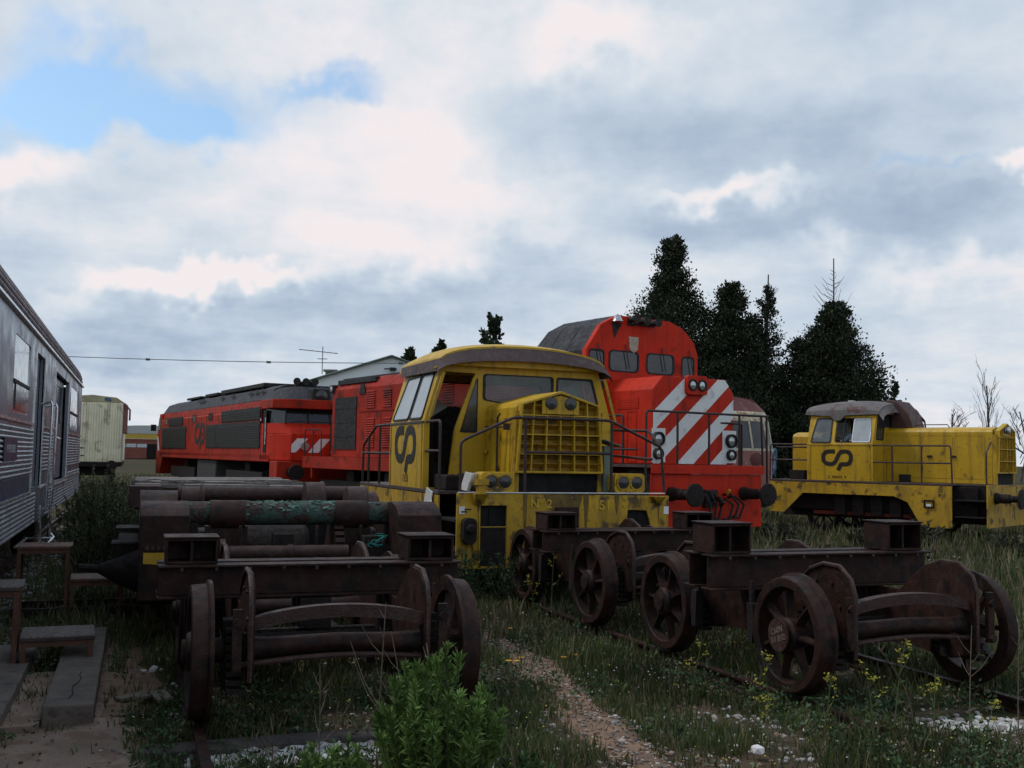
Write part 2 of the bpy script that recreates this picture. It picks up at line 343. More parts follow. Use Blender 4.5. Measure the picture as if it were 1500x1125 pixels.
# ------------------------------------------------------------------ ground, tracks
def gz(x, y):
    """height of the ground"""
    h = -.15+.05*noise.noise((x*.35, y*.35, 0))+.03*noise.noise((x*1.3, y*1.3, 3))
    if y < 40: h += .012*noise.noise((x*6, y*6, 1))
    d = math.hypot(x-3, y-9); h += -.0
    if -2.4 < x < -1.5 and y < 30: h -= .02
    return h
def axis_vals(lo, hi, near, step0, grow):
    vals = [near]; s = step0; a = near
    while a < hi: a += s; s *= grow; vals.append(a)
    s = step0; a = near
    while a > lo: a -= s; s *= grow; vals.insert(0, a)
    return vals
def ground():
    xs = axis_vals(-2500, 2500, 2.5, .09, 1.035); ys = axis_vals(-300, 3500, 7.5, .09, 1.03)
    b = B(); nx = len(xs); b.v = [(x, y, gz(x, y)) for y in ys for x in xs]
    b.f = [(j*nx+i, j*nx+i+1, (j+1)*nx+i+1, (j+1)*nx+i) for j in range(len(ys)-1) for i in range(nx-1)]
    M_ = bpy.data.materials.new('yard_soil'); M_.use_nodes = True; nt = M_.node_tree; N = nt.nodes; L = nt.links; bs = N['Principled BSDF']
    tc = N.new('ShaderNodeTexCoord')
    def nz(sc, det=6, w=0):
        n = N.new('ShaderNodeTexNoise'); n.noise_dimensions = '4D'; n.inputs['W'].default_value = w; n.inputs['Scale'].default_value = sc; n.inputs['Detail'].default_value = det; L.new(tc.outputs['Object'], n.inputs[0]); return n.outputs['Fac']
    def rng(v, a, c):
        x = N.new('ShaderNodeMapRange'); L.new(v, x.inputs[0]); x.inputs[1].default_value = a; x.inputs[2].default_value = c; return x.outputs[0]
    def mix(f, a, c):
        x = N.new('ShaderNodeMix'); x.data_type = 'RGBA'
        for i, v in ((0, f), (6, a), (7, c)):
            if hasattr(v, 'links'): L.new(v, x.inputs[i])
            else: x.inputs[i].default_value = (*v, 1)
        return x.outputs[2]
    c = mix(rng(nz(.5), .35, .65), (.060, .048, .033), (.105, .072, .050))
    c = mix(rng(nz(1.3, 8, 3), .52, .66), c, (.030, .040, .016))
    c = mix(rng(nz(.06, 6, 9), .4, .6), c, (.045, .050, .024))
    vo = N.new('ShaderNodeTexVoronoi'); vo.inputs['Scale'].default_value = 22; L.new(tc.outputs['Object'], vo.inputs[0])
    peb = N.new('ShaderNodeMath'); peb.operation = 'LESS_THAN'; L.new(vo.outputs['Distance'], peb.inputs[0]); peb.inputs[1].default_value = .28
    pm = N.new('ShaderNodeMath'); pm.operation = 'MULTIPLY'; L.new(peb.outputs[0], pm.inputs[0]); L.new(rng(nz(.9, 4, 5), .5, .6), pm.inputs[1])
    c = mix(pm.outputs[0], c, (.16, .14, .12))
    L.new(c, bs.inputs['Base Color']); bs.inputs['Roughness'].default_value = .95; bs.inputs['Specular IOR Level'].default_value = .03
    bp = N.new('ShaderNodeBump'); bp.inputs['Strength'].default_value = .7; bp.inputs['Distance'].default_value = .05; L.new(nz(14, 8), bp.inputs['Height']); L.new(bp.outputs[0], bs.inputs['Normal'])
    tag(b.build('ground', M_, cols=None), kind='structure')
ground()
PATH = [(2.95, 3.0), (3.05, 4.6), (3.12, 6.0), (3.2, 7.2), (3.45, 8.4), (3.62, 9.6), (3.55, 11.2), (3.35, 13.0)]
def path_x(y):
    for (x0, y0), (x1, y1) in zip(PATH, PATH[1:]):
        if y0 <= y <= y1: return x0+(x1-x0)*(y-y0)/(y1-y0)
    return 99
def sandy(x, y):     # bare ground left of the bogies
    return (x < .0+.12*noise.noise((y, 0, 5)) and -1.3 < x and 5 < y < 8.8) or (-.2 < x < .25 and 8 < y < 11 and noise.noise((x*3, y*2, 8)) > -.1)
def strip(name, xs, m, zoff, w, y0, y1, step=.06):
    b = B(); k = 9; n = int((y1-y0)/step)
    for i in range(n+1):
        y = y0+i*step; cx = xs(y); ww = w*(1+.35*noise.noise((y*.9, 7, 0))+.22*noise.noise((y*4, 2, 0)))
        for j in range(k+1):
            x = cx+(j/k-.5)*ww; e = 1-abs(j/k-.5)*2
            b.v.append((x, y, gz(x, y)+zoff*min(1, e*3)-(.02 if e < .01 else 0)+.012*noise.noise((x*9, y*9, 2))*e))
    b.f = [(i*(k+1)+j, i*(k+1)+j+1, (i+1)*(k+1)+j+1, (i+1)*(k+1)+j) for i in range(n) for j in range(k)]
    return tag(b.build(name, m), kind='structure')
PATHM = mat('earth_path', (.25, .155, .10), .95, col2=(.13, .085, .06), amt=.7, sc=3, var=.3, bump=1, bsc=45, thr=.5)
SAND = mat('sandy_earth', (.30, .215, .16), .95, col2=(.20, .12, .08), amt=.8, sc=2.6, var=.3, bump=1, bsc=40, thr=.5)
strip('path', path_x, PATHM, .03, .46, 3.05, 12.9)
strip('bare_earth', lambda y: -.55, SAND, .03, 1.5, 5.2, 8.9)
strip('bare_earth', lambda y: -.03, PATHM, .03, .55, 8.3, 12.0)

def rail(pts, name, label, group='rails'):
    b = B(); prof = [(-.06, -.12), (.06, -.12), (.06, -.105), (.01, -.09), (.01, -.03), (.033, -.02), (.033, 0), (-.033, 0), (-.033, -.02), (-.01, -.03), (-.01, -.09), (-.06, -.105)]
    a, c = Vector(pts[0]), Vector(pts[1]); d = (c-a).normalized(); s = Vector((d.y, -d.x, 0))
    n = max(1, int((c-a).length/4)); v = []; m = len(prof)
    for i in range(n+1):
        p = a+(c-a)*i/n
        v += [p+s*u+Vector((0, 0, w-.008)) for u, w in prof]
    f = [(i*m+k, i*m+(k+1) % m, (i+1)*m+(k+1) % m, (i+1)*m+k) for i in range(n) for k in range(m)]+[tuple(range(m)), tuple(n*m+k for k in reversed(range(m)))]
    b.add(v, f); return tag(b.build(name, RUST), label, 'rail', group)
LX, RX = 1.345, 5.78
rail([(LX-.90, 3.6, 0), (LX-.90, 32, 0)], 'rail', 'rusty rail under the left wheels of the left bogie line')
rail([(LX+.90, 6.7, -.01), (LX+.90, 32, -.01)], 'rail', 'rusty rail under the right wheels of the left bogie line')
rail([(RX-.86+.055, 6.3, -.03), (RX-.86-.2, 13.6, -.02)], 'rail', 'rusty rail in the grass under the spoked left wheels of the right bogie line')
rail([(RX+.86+.04, 6.0, -.03), (RX+.86-.19, 13.3, 0)], 'rail', 'rusty rail under the far right spoked wheels beside white stones')
rail([(-3.6, 2, 0), (-3.6, 60, 0)], 'rail', 'far rail beneath the ribbed steel coach', 'rails of the coach track')
rail([(-1.93, 2, 0), (-1.93, 60, 0)], 'rail', 'near rail beneath the ribbed steel coach beside the step stools', 'rails of the coach track')
def srail(x0, y0, x1, y1, lab): rail([(x0, y0, -.02), (x1, y1, -.02)], 'rail', lab, 'rails of the empty track')
srail(10.5, 24.2, 24, 11.2, 'rear rail of the empty weedy track at right')
srail(9.4, 22.9, 22.5, 10.1, 'front rail of the empty weedy track at right')
# sleepers seen at the coach track and in front of the near wheels
i = 0
for y in [7.2+.62*k for k in range(14)]:
    o = part('sleeper', TIMBER, None, lambda b: b.box(-4.05, -1.32, y, y+.24, -.25, -.115), bevel=.01)
    tag(o, 'dark timber sleeper under the steel coach, no %d counted from the step stools'.replace('no %d counted from the step stools', 'with ballast round it'), 'sleeper', 'sleepers under the coach'); i += 1
o = part('sleeper', TIMBER, None, lambda b: b.obox((1.35, 7.30, -.15), 2.5, .22, .13, 2), bevel=.01)
tag(o, 'grey timber sleeper crossing the track in front of the nearest bogie', 'sleeper')

# concrete beams and step stools at the left
def beam(label, x0, x1, y0, y1, z1, m, rz=0):
    b = B(); n = 14; cx = (x0+x1)/2
    for i in range(n+1):
        y = y0+(y1-y0)*i/n
        for (u, w) in ((-1, 0), (-1, 1), (1, 1), (1, 0)):
            b.v.append((cx+u*(x1-x0)/2+.006*noise.noise((y*5, u, w)), y, (z1 if w else -.28)+.007*noise.noise((y*4, u, 3))))
    b.f = [(i*4+k, i*4+(k+1) % 4, (i+1)*4+(k+1) % 4, (i+1)*4+k) for i in range(n) for k in range(4)]+[(0, 1, 2, 3), tuple(n*4+k for k in (3, 2, 1, 0))]
    o = b.build('concrete_beam', m, None, .012); return tag(o, label, 'concrete beam')
beam('cracked grey concrete beam under the nearer metal step, right of the pale sand', -.56, -.22, 8.15, 11.6, .02, CONC)
beam('worn concrete beam at the lower left edge, left of the pale sand', -1.25, -.80, 8.1, 10.9, -.0, CONC)
o = part('sand_slab', SAND, None, lambda b: b.obox((-.70, 9.0, -.13), .26, 1.9, .09, 0)); tag(o, 'pale sandy fill between the two concrete beams', 'sand')
def step(label, x, y, rz, top, leg, lo=.22, hi=.62):
    t = thing('step_stool', label, 'step', (x, y, 0), rz, 'double step stools beside the coach')
    # low tread on the right (x>0), high tread on the left
    for (x0, x1, z) in ((0, .60, lo), (-.58, -.01, hi)):
        tr = part('tread', top, t, lambda b: b.box(x0, x1, 0, .62, z-.035, z), bevel=.006)
        def gr(b):
            for k in range(11): b.box(x0+.02+k*.054, x0+.05+k*.054, .02, .60, z+.0004, z+.0035)
        part('grip_bars', top, tr, gr)
        [part('apron', leg, t, lambda b: b.box(x0+.01, x1-.01, ya, ya+.018, z-.08, z-.036)) for ya in (.012, .59)]
    for lx, ly, z in ((.03, .03, lo), (.56, .03, lo), (.56, .58, lo), (-.04, .03, hi), (-.55, .03, hi), (-.55, .58, hi), (-.04, .58, hi)):
        part('leg', leg, t, lambda b: (b.box(lx-.022, lx+.022, ly-.022, ly+.022, -.0, z-.036), b.box(lx-.05, lx+.05, ly-.05, ly+.05, -.012, .0)), bevel=.003)
    return t
step('grey grated double step stool standing on the concrete beam at the left edge', -.88, 9.95, 3, GRATE, WOODR, .20, .63)
t = step('reddish brown double step stool behind the grey one, its legs on the ground', -.68, 13.4, 2, WOODR, WOODR, .30, .68)
part('base_rail', RUSTD, t, lambda b: (b.box(-.62, 1.0, -.08, .0, -.10, -.014), b.box(-.62, 1.0, .62, .68, -.10, -.014)))

# ------------------------------------------------------------------ wheels and bogies
def wheel(parent, x, y, s, r=.478, spokes=7, m=RUST, mf=RUSTL, z=None, solid=False, rot=0):
    """s=+1: outer face towards +x"""
    z = r-.03 if z is None else z; c = (x, y, z); k = r/.478
    w = part('wheel', m, parent, lambda b: b.lathe([(-.065*s, .37*k), (-.07*s, .475*k), (-.045*s, .478*k), (-.03*s, .452*k), (.065*s, .444*k), (.07*s, .435*k), (.07*s, .372*k), (.06*s, .366*k), (-.055*s, .362*k), (-.065*s, .37*k)], c, (1, 0, 0), 48, cap=False), ang=25)
    def sp(b):
        if solid:
            b.lathe([(-.02*s, .14*k), (-.01*s, .366*k), (.01*s, .366*k), (.03*s, .25*k), (.05*s, .14*k)], c, (1, 0, 0), 32); return
        for i in range(spokes):
            a = 2*math.pi*i/spokes+rot
            for j in range(5):
                t0, t1 = j/5, (j+1)/5; r0, r1 = (.11+.27*t0)*k, (.11+.27*t1)*k
                w0 = .075-.05*math.sin(math.pi*min(1, t0*.9+.05)); w1 = .075-.05*math.sin(math.pi*min(1, t1*.9+.05))
                h0, h1 = .055-.02*t0, .055-.02*t1; vs = []
                for rr, ww, hh in ((r0, w0, h0), (r1, w1, h1)):
                    for (u, q) in ((-1, -1), (1, -1), (1, 1), (-1, 1)):
                        yy = math.cos(a)*rr-math.sin(a)*u*ww/2*(1-.5*(q == s)); zz = math.sin(a)*rr+math.cos(a)*u*ww/2*(1-.5*(q == s)); vs.append((x+q*hh*.8, y+yy, z+zz))
                b.add(vs, [(0, 1, 5, 4), (1, 2, 6, 5), (2, 3, 7, 6), (3, 0, 4, 7), (0, 3, 2, 1), (4, 5, 6, 7)])
    part('spokes', m, w, sp, ang=60)
    part('hub', m, w, lambda b: b.lathe([(-.09*s, .0), (-.09*s, .12), (.06*s, .135), (.085*s, .12), (.09*s, .085), (.115*s, .08), (.12*s, 0)], c, (1, 0, 0), 24, cap=False))
    return w
def bogie(label, x, y, group='rusty two-axle wagon bogies standing in the weeds', boxes=(.93, -.93), boxh=.19, beam_z=(.70, .95)):
    t = thing('bogie', label, 'bogie', (x, y, 0), 0, group)
    for ay in (-.98, .98):
        ax = part('axle', RUST, t, lambda b: b.lathe([(-.86, .085), (-.55, .085), (-.4, .075), (.4, .075), (.55, .085), (.86, .085)], (0, ay, .45), (1, 0, 0), 20))
        for s in (-1, 1): wheel(t, s*.90, ay, s, rot=random.random())
        for s in (-1, 1):
            # leaf springs between the side plate and the wheel
            def leaf(b):
                for k in range(8): b.box(s*.60-.05+s*.09, s*.60+.05+s*.09, ay-.36+k*.03, ay+.36-k*.03, .22+k*.052, .25+k*.052)
                b.box(s*.69-.06, s*.69+.06, ay-.07, ay+.07, .2, .66)
            part('leaf_spring', RUSTD, t, leaf)
            part('axle_box', RUST, t, lambda b: b.box(s*.66-.07, s*.66+.07, ay-.13, ay+.13, .33, .58), bevel=.015)
    for s in (-1, 1):
        # side plate with rounded raised ends over each axle
        pr = [(-1.32, .28), (-1.36, .40), (-1.36, .78), (-1.31, .90), (-1.18, .985), (-.98, .99), (-.80, .93), (-.62, .80), (-.5, .70), (.5, .70), (.62, .80), (.80, .93), (.98, .99), (1.18, .985), (1.31, .90), (1.36, .78), (1.36, .40), (1.32, .28), (1.1, .22), (1.08, .40), (.88, .40), (.86, .22), (.3, .30), (-.3, .30), (-.86, .22), (-.88, .40), (-1.08, .40), (-1.1, .22)]
        part('side_plate', RUST, t, lambda b: b.prism(pr, SX(s*.585), -.012, .012), ang=30)
        for e in (-1, 1):
            part('flange_lip', RUSTL, t, lambda b: b.tube([(s*.60, e*1.36, .30), (s*.60, e*1.365, .78), (s*.60, e*1.31, .905), (s*.60, e*1.18, .99), (s*.60, e*.98, .995), (s*.60, e*.80, .935), (s*.60, e*.62, .80)], .018, 6))
    for e in (-1, 1):
        # arched forged cross bar and the tie rod under it
        def arch(b):
            n = 16
            for (dz, hh) in ((0, .085),):
                for i in range(n):
                    u0, u1 = i/n, (i+1)/n; vs = []
                    for u in (u0, u1):
                        xx = -.575+1.15*u; zz = .62+.075*math.sin(math.pi*u)**.7; vs += [(xx, e*1.27-.045, zz), (xx, e*1.27+.045, zz), (xx, e*1.27+.045, zz+hh), (xx, e*1.27-.045, zz+hh)]
                    b.add(vs, [(0, 1, 5, 4), (1, 2, 6, 5), (2, 3, 7, 6), (3, 0, 4, 7)])
            b.box(-.575, .575, e*1.27-.06, e*1.27-.03*0, .60, .612) if e > 0 else None
        part('cross_bar', RUSTL, t, arch)
        part('tie_rod', RUSTL, t, lambda b: b.tube([(-.66+1.32*i/12, e*1.30, .40+.04*math.sin(math.pi*i/12)) for i in range(13)], .02, 8))
        part('brake_tube', RUST, t, lambda b: b.tube([(-.60, e*1.22, .50), (-.45, e*1.22, .505), (0, e*1.22, .525), (.45, e*1.22, .505), (.60, e*1.22, .50)], [.075, .062, .055, .062, .075], 14))
    z0, z1 = beam_z
    def ib(b):
        for dy in (-.15, .15):
            b.box(-1.17, 1.17, dy-.095, dy+.095, z1-.018, z1); b.box(-1.17, 1.17, dy-.095, dy+.095, z0, z0+.018); b.box(-1.165, 1.165, dy-.009, dy+.009, z0+.018, z1-.018)
        for xx in (-.8, 0, .8): b.box(xx-.008, xx+.008, -.14, .14, z0+.018, z1-.019)
    part('transverse_beam', RUST, t, ib, bevel=.004)
    for xx in boxes:
        def bx(b):
            w, h, d = .19, boxh, .17; zz = z1+.003
            b.panel([(xx-w, zz), (xx+w, zz), (xx+w, zz+h), (xx-w, zz+h)], [[(xx-w+.018, zz+.018), (xx+w-.018, zz+.018), (xx+w-.018, zz+h-.018), (xx-w+.018, zz+h-.018)]], FX(0), -d, d)
            b.box(xx-w+.018, xx+w-.018, .05, .06, zz+.018, zz+h-.018); b.box(xx-.012, xx+.012, -d+.03, .05, zz+.018, zz+h-.018)
            b.box(xx-w-.012, xx+w+.012, -d-.012, d+.012, zz+h+.001, zz+h+.014)
        part('box_mount', RUST, t, bx, bevel=.004)
    for e in (-1, 1):
        for s in (-1, 1):
            part('brake_block', RUSTD, t, lambda b: (b.prism([(e*.98-e*.50, .30), (e*.98-e*.56, .30), (e*.98-e*.58, .62), (e*.98-e*.49, .62), (e*.98-e*.475, .46)], SX(s*.90), -.04, .04), b.box(s*.9-.015, s*.9+.015, min(e*.40, e*.44), max(e*.40, e*.44), .45, .80)))
            part('spring_hanger', RUST, t, lambda b: (b.box(s*.69-.03, s*.69+.03, e*1.40-.02, e*1.40+.02, .38, .78), b.lathe([(0, .03), (.03, .03)], (s*.69, e*1.42, .42), (0, e, 0), 8), b.lathe([(0, .03), (.03, .03)], (s*.69, e*1.42, .70), (0, e, 0), 8)))
    def bolts(b):
        for s in (-1, 1):
            for e in (-1, 1):
                for k in range(6):
                    a = k*1.047; b.lathe([(0, .017), (.014, .015)], (s*.60, e*.98+.2*math.cos(a), .68+.2*math.sin(a)), (s, 0, 0), 6)
            for k in range(9): b.lathe([(0, .015), (.012, .013)], (-1.0+.25*k, s*.246, beam_z[1]-.03), (0, s, 0), 6)
    part('bolts', RUSTL, t, bolts)
    def hang(b):
        for xx in (-.3, .3): b.box(xx-.03, xx+.03, -.9, .9, .30, .34)
        b.tube([(-.57, .25, .36), (.57, .25, .36)], .035, 8); b.tube([(-.57, -.3, .42), (.57, -.3, .42)], .025, 8)
        b.box(-.12, .12, -.25, .25, .46, .69)
    part('brake_gear', RUSTD, t, hang)
    return t
b1 = bogie('nearest rusty bogie at left, its two wheels edge-on to the camera', LX, 8.60)
b2 = bogie('nearest rusty bogie on the right track with faded numbers on its wheel hub', RX, 8.28, boxes=(.93, -.93), boxh=.25, beam_z=(.70, 1.0))
b2.rotation_euler.z = R_(1.8)
b3 = copy_tree(b1); b3.location = (RX-.13, 11.87, 0); b3.rotation_euler.z = R_(1.8); b3['label'] = 'rusty bogie in front of the yellow locomotive, behind another bogie on the right track'
# faded number painted on the nearest right-hand hub
hubm = mat('faded_white_lettering', (.17, .13, .10), .8, var=.4)
part('hub_plate', RUSTL, b2, lambda b: b.lathe([(0, .13), (-.012, .128)], (-1.025, -.98, .448), (1, 0, 0), 24))
text(b2, 'C60N\nB1 B32', .065, frameM((-1.038, -.98, .45), (0, -1, .35), (0, .35, 1)), hubm, 'hub_lettering')

# second vehicle of the left line: heavy motor bogie with big round-ended side frames
def motor_bogie():
    t = thing('motor_bogie', 'heavy rusty motor bogie with a green flaked cross tube, behind the nearest left bogie', 'bogie', (LX+.14, 12.3, 0), 0)
    hx = 1.22
    for s in (-1, 1):
        w = .22
        # cast side frame: hump over each end, dipping in the middle
        top = []
        for i in range(33):
            y = -1.85+3.7*i/32; e = abs(abs(y)-1.45)
            z = 1.08+.24*max(0, 1-(e/.46)**2)**.5 if e < .46 else 1.08
            top.append((y, z))
        prof = [(-1.85, .42)]+top+[(1.85, .42), (1.5, .34), (.9, .62), (-.9, .62), (-1.5, .34)]
        part('side_frame', RUST, t, lambda b: b.prism(prof, SX(s*hx), -w, w), bevel=.03)
        def bosses(b):
            for e in (-1, 1):
                b.tube([(s*hx+k*.0+.17*math.cos(a), e*1.45-.12+.0*k, 1.0+.0) for k, a in ((0, 0), (0, .1))], .01, 4)
                pts = [(s*hx+.17*math.cos(R_(a)), e*1.45-.36, 1.18+.07*math.sin(R_(a))) for a in range(190, 351, 20)]; b.tube(pts, .014, 6)
            for k in range(7): b.lathe([(0, .025), (.02, .02)], (s*hx-.15+.05*k, -1.853, .9+.0*k), (0, -1, 0), 6)
        part('frame_ribs', RUSTL, t, bosses)
    part('yellow_patch', YELB, t, lambda b: b.prism([(-1.40, .86), (-1.40, .76), (-1.12, .74), (-1.09, .64), (-1.03, .78), (-1.03, .86)], FX(-1.853), -.006, 0))
    def tube(b): b.lathe([(-1.02, .115), (-.5, .12), (.5, .12), (1.02, .115)], (0, -1.25, 1.19), (1, 0, 0), 28)
    part('cross_tube', GREENP, t, tube)
    def fl(b):
        random.seed(3)
        for k in range(150):
            a = R_(random.gauss(80, 38)); x = random.gauss(.1, .42); r = .121
            if abs(x) > .95: continue
            b.obox((x, -1.25-r*math.cos(a), 1.19+r*math.sin(a)), random.uniform(.02, .09), random.uniform(.01, .03), .005, random.uniform(-30, 30), random.uniform(-40, 40)+90-math.degrees(a), random.uniform(-20, 20))
    part('paint_flakes', mat('green_paint_flake', (.10, .19, .145), .7, var=.5, sc=12), t, fl, smooth=False)
    for x in (-.62, .62): part('tube_collar', RUST, t, lambda b: (b.lathe([(-.17, .13), (-.17, .15), (.17, .15), (.17, .13)], (x, -1.25, 1.17), (1, 0, 0), 20), b.box(x-.2, x+.2, -1.33, -1.05, .86, 1.06)))
    part('rear_tube', RUSTL, t, lambda b: b.lathe([(-1.02, .09), (.3, .09), (.31, .10), (1.02, .10)], (0, .9, 1.30), (1, 0, 0), 24))
    part('lower_tube', RUSTL, t, lambda b: (b.lathe([(-.62, .07), (-.05, .07), (-.04, .08), (.0, .08), (.01, .07), (.55, .07)], (0, -1.55, .82), (1, 0, 0), 20), b.lathe([(-.02, .13), (.03, .13)], (-.68, -1.55, .83), (1, 0, 0), 20)))
    def gear(b):
        n = 28; 
        for k in range(n):
            a = 2*math.pi*k/n; b.obox((.48, -1.2+.33*math.cos(a), .78+.33*math.sin(a)), .09, .045, .045, 0, math.degrees(a))
        b.lathe([(-.05, .32), (.05, .32)], (.48, -1.2, .78), (1, 0, 0), 28)
    part('gear_wheel', RUST, t, gear)
    def motors(b):
        for y in (-.75, .75): b.lathe([(-.5, .30), (-.45, .36), (.3, .36), (.35, .30)], (-.1, y, .72), (1, 0, 0), 20)
        b.box(-1.0, 1.0, -.3, .3, .5, 1.02); b.box(-.18, .02, -1.5, -1.3, .55, 1.0); b.box(-.98, -.90, -1.4, -1.1, .5, 1.1); b.box(.70, .86, -1.6, -1.3, .6, .98)
        for x in (-.8, -.5, .25, .7): b.tube([(x, -1.45, .4), (x, -1.45, 1.08)], .02, 6)
        b.box(-1.0, 1.0, -1.0, -.9, .34, .66)
        b.prism([(.62, .72), (.98, .72), (.98, .86), (.86, .94), (.74, .93)], FX(-1.6), -.02, .02)
    part('traction_gear', RUSTD, t, motors, bevel=.01)
    for ay in (-1.05, 1.05):
        part('axle', RUST, t, lambda b: b.tube([(-.85, ay, .52), (.85, ay, .52)], .08, 14))
        for s in (-1, 1): wheel(t, s*.84, ay, s, r=.55, solid=True, m=RUST)
    for (x, y, r, z) in ((.86, -.30, .21, 1.22), (.52, .55, .24, 1.22), (1.0, .35, .17, 1.25)): part('brake_drum', RUSTL, t, lambda b: b.lathe([(-.11, r*.5), (-.11, r), (.07, r), (.08, r*1.04), (.11, r*1.04), (.11, r*.5)], (x, y, z), (1, 0, 0), 26))
    part('flanged_end', RUSTL, t, lambda b: b.lathe([(-.07, .13), (.12, .13), (.14, .17), (.17, .17)], (-.93, .25, 1.27), (1, 0, 0), 24))
    part('coupling_cone', RUSTD, t, lambda b: (b.tube([(-1.44, -1.1, .62), (-1.58, -1.15, .63), (-1.80, -1.22, .66)], [.21, .15, .045], 16), b.tube([(-1.80, -1.22, .66), (-1.98, -1.25, .68)], .035, 8)))
    part('side_bracket', RUSTD, t, lambda b: b.box(-1.66, -1.44, -1.0, -.5, 1.0, 1.03)); part('side_bracket', RUSTD, t, lambda b: b.box(-1.7, -1.44, -.9, -.4, .84, .87)); part('side_box', RUSTD, t, lambda b: b.box(-1.66, -1.44, .6, 1.5, .3, .8), bevel=.01)
    return t
motor_bogie()
def twine():
    b = B(); random.seed(11); p = Vector((0, 0, 0)); pts = []
    for k in range(46): pts.append(p.copy()+Vector((.07*math.sin(k*1.3)+.003*k, .05*math.cos(k*.9), .05*math.sin(k*.7)+.0035*k)))
    b.tube(pts, .006, 5); o = b.build('twine', CYAN); o.location = (2.26, 10.7, .86); o.scale = (.8, .8, .8); tag(o, 'tangle of turquoise twine on the motor bogie beside the box mount', 'twine')
twine()
def flat_wagon():
    t = thing('flat_wagon', 'low rusty flat wagon with splintered grey plank deck behind the green-tubed bogie', 'flat wagon', (LX-.07, 15.1, 0), 0)
    random.seed(5); part('side_sill', RUST, t, lambda b: (b.box(-1.30, 1.12, 0, .06, 1.17, 1.29), b.box(-1.30, -1.22, .06, 5.0, 1.15, 1.29), b.box(1.04, 1.12, .06, 5.0, 1.15, 1.29), b.box(-1.3, 1.12, 5.0, 5.06, 1.15, 1.29)), bevel=.006)
    def pl(b):
        for k in range(20):
            y = .01+k*.25; dx = random.uniform(-.03, .03); sag = random.uniform(-.01, .02)
            b.obox((-.09+dx, y+.12, 1.315+sag), 2.42, .225, .045, random.uniform(-.8, .8), random.uniform(-2, 2), random.uniform(-.5, .5))
        for k in range(26): b.obox((random.uniform(-1.25, 1.0), random.uniform(0, 2.2), 1.36), random.uniform(.15, .5), .035, .014, random.uniform(-25, 25), 0, random.uniform(-8, 8))
    part('plank_deck', mat('splintered_grey_planks', (.19, .17, .155), .85, col2=(.08, .05, .045), amt=.8, sc=7, var=.45, bump=.8), t, pl)
    part('buffer_beam', RUSTL, t, lambda b: (b.box(-1.3, 1.12, -.06, -.003, 1.02, 1.16), b.box(-1.36, -.95, -.35, -.06, 1.05, 1.34)), bevel=.01)
    for ay in (.9, 4.1):
        part('axle', RUST, t, lambda b: b.tube([(-.9, ay, .48), (.8, ay, .48)], .07, 12))
        for s in (-1, 1): wheel(t, s*.84-.08, ay, s)
    return t
flat_wagon()

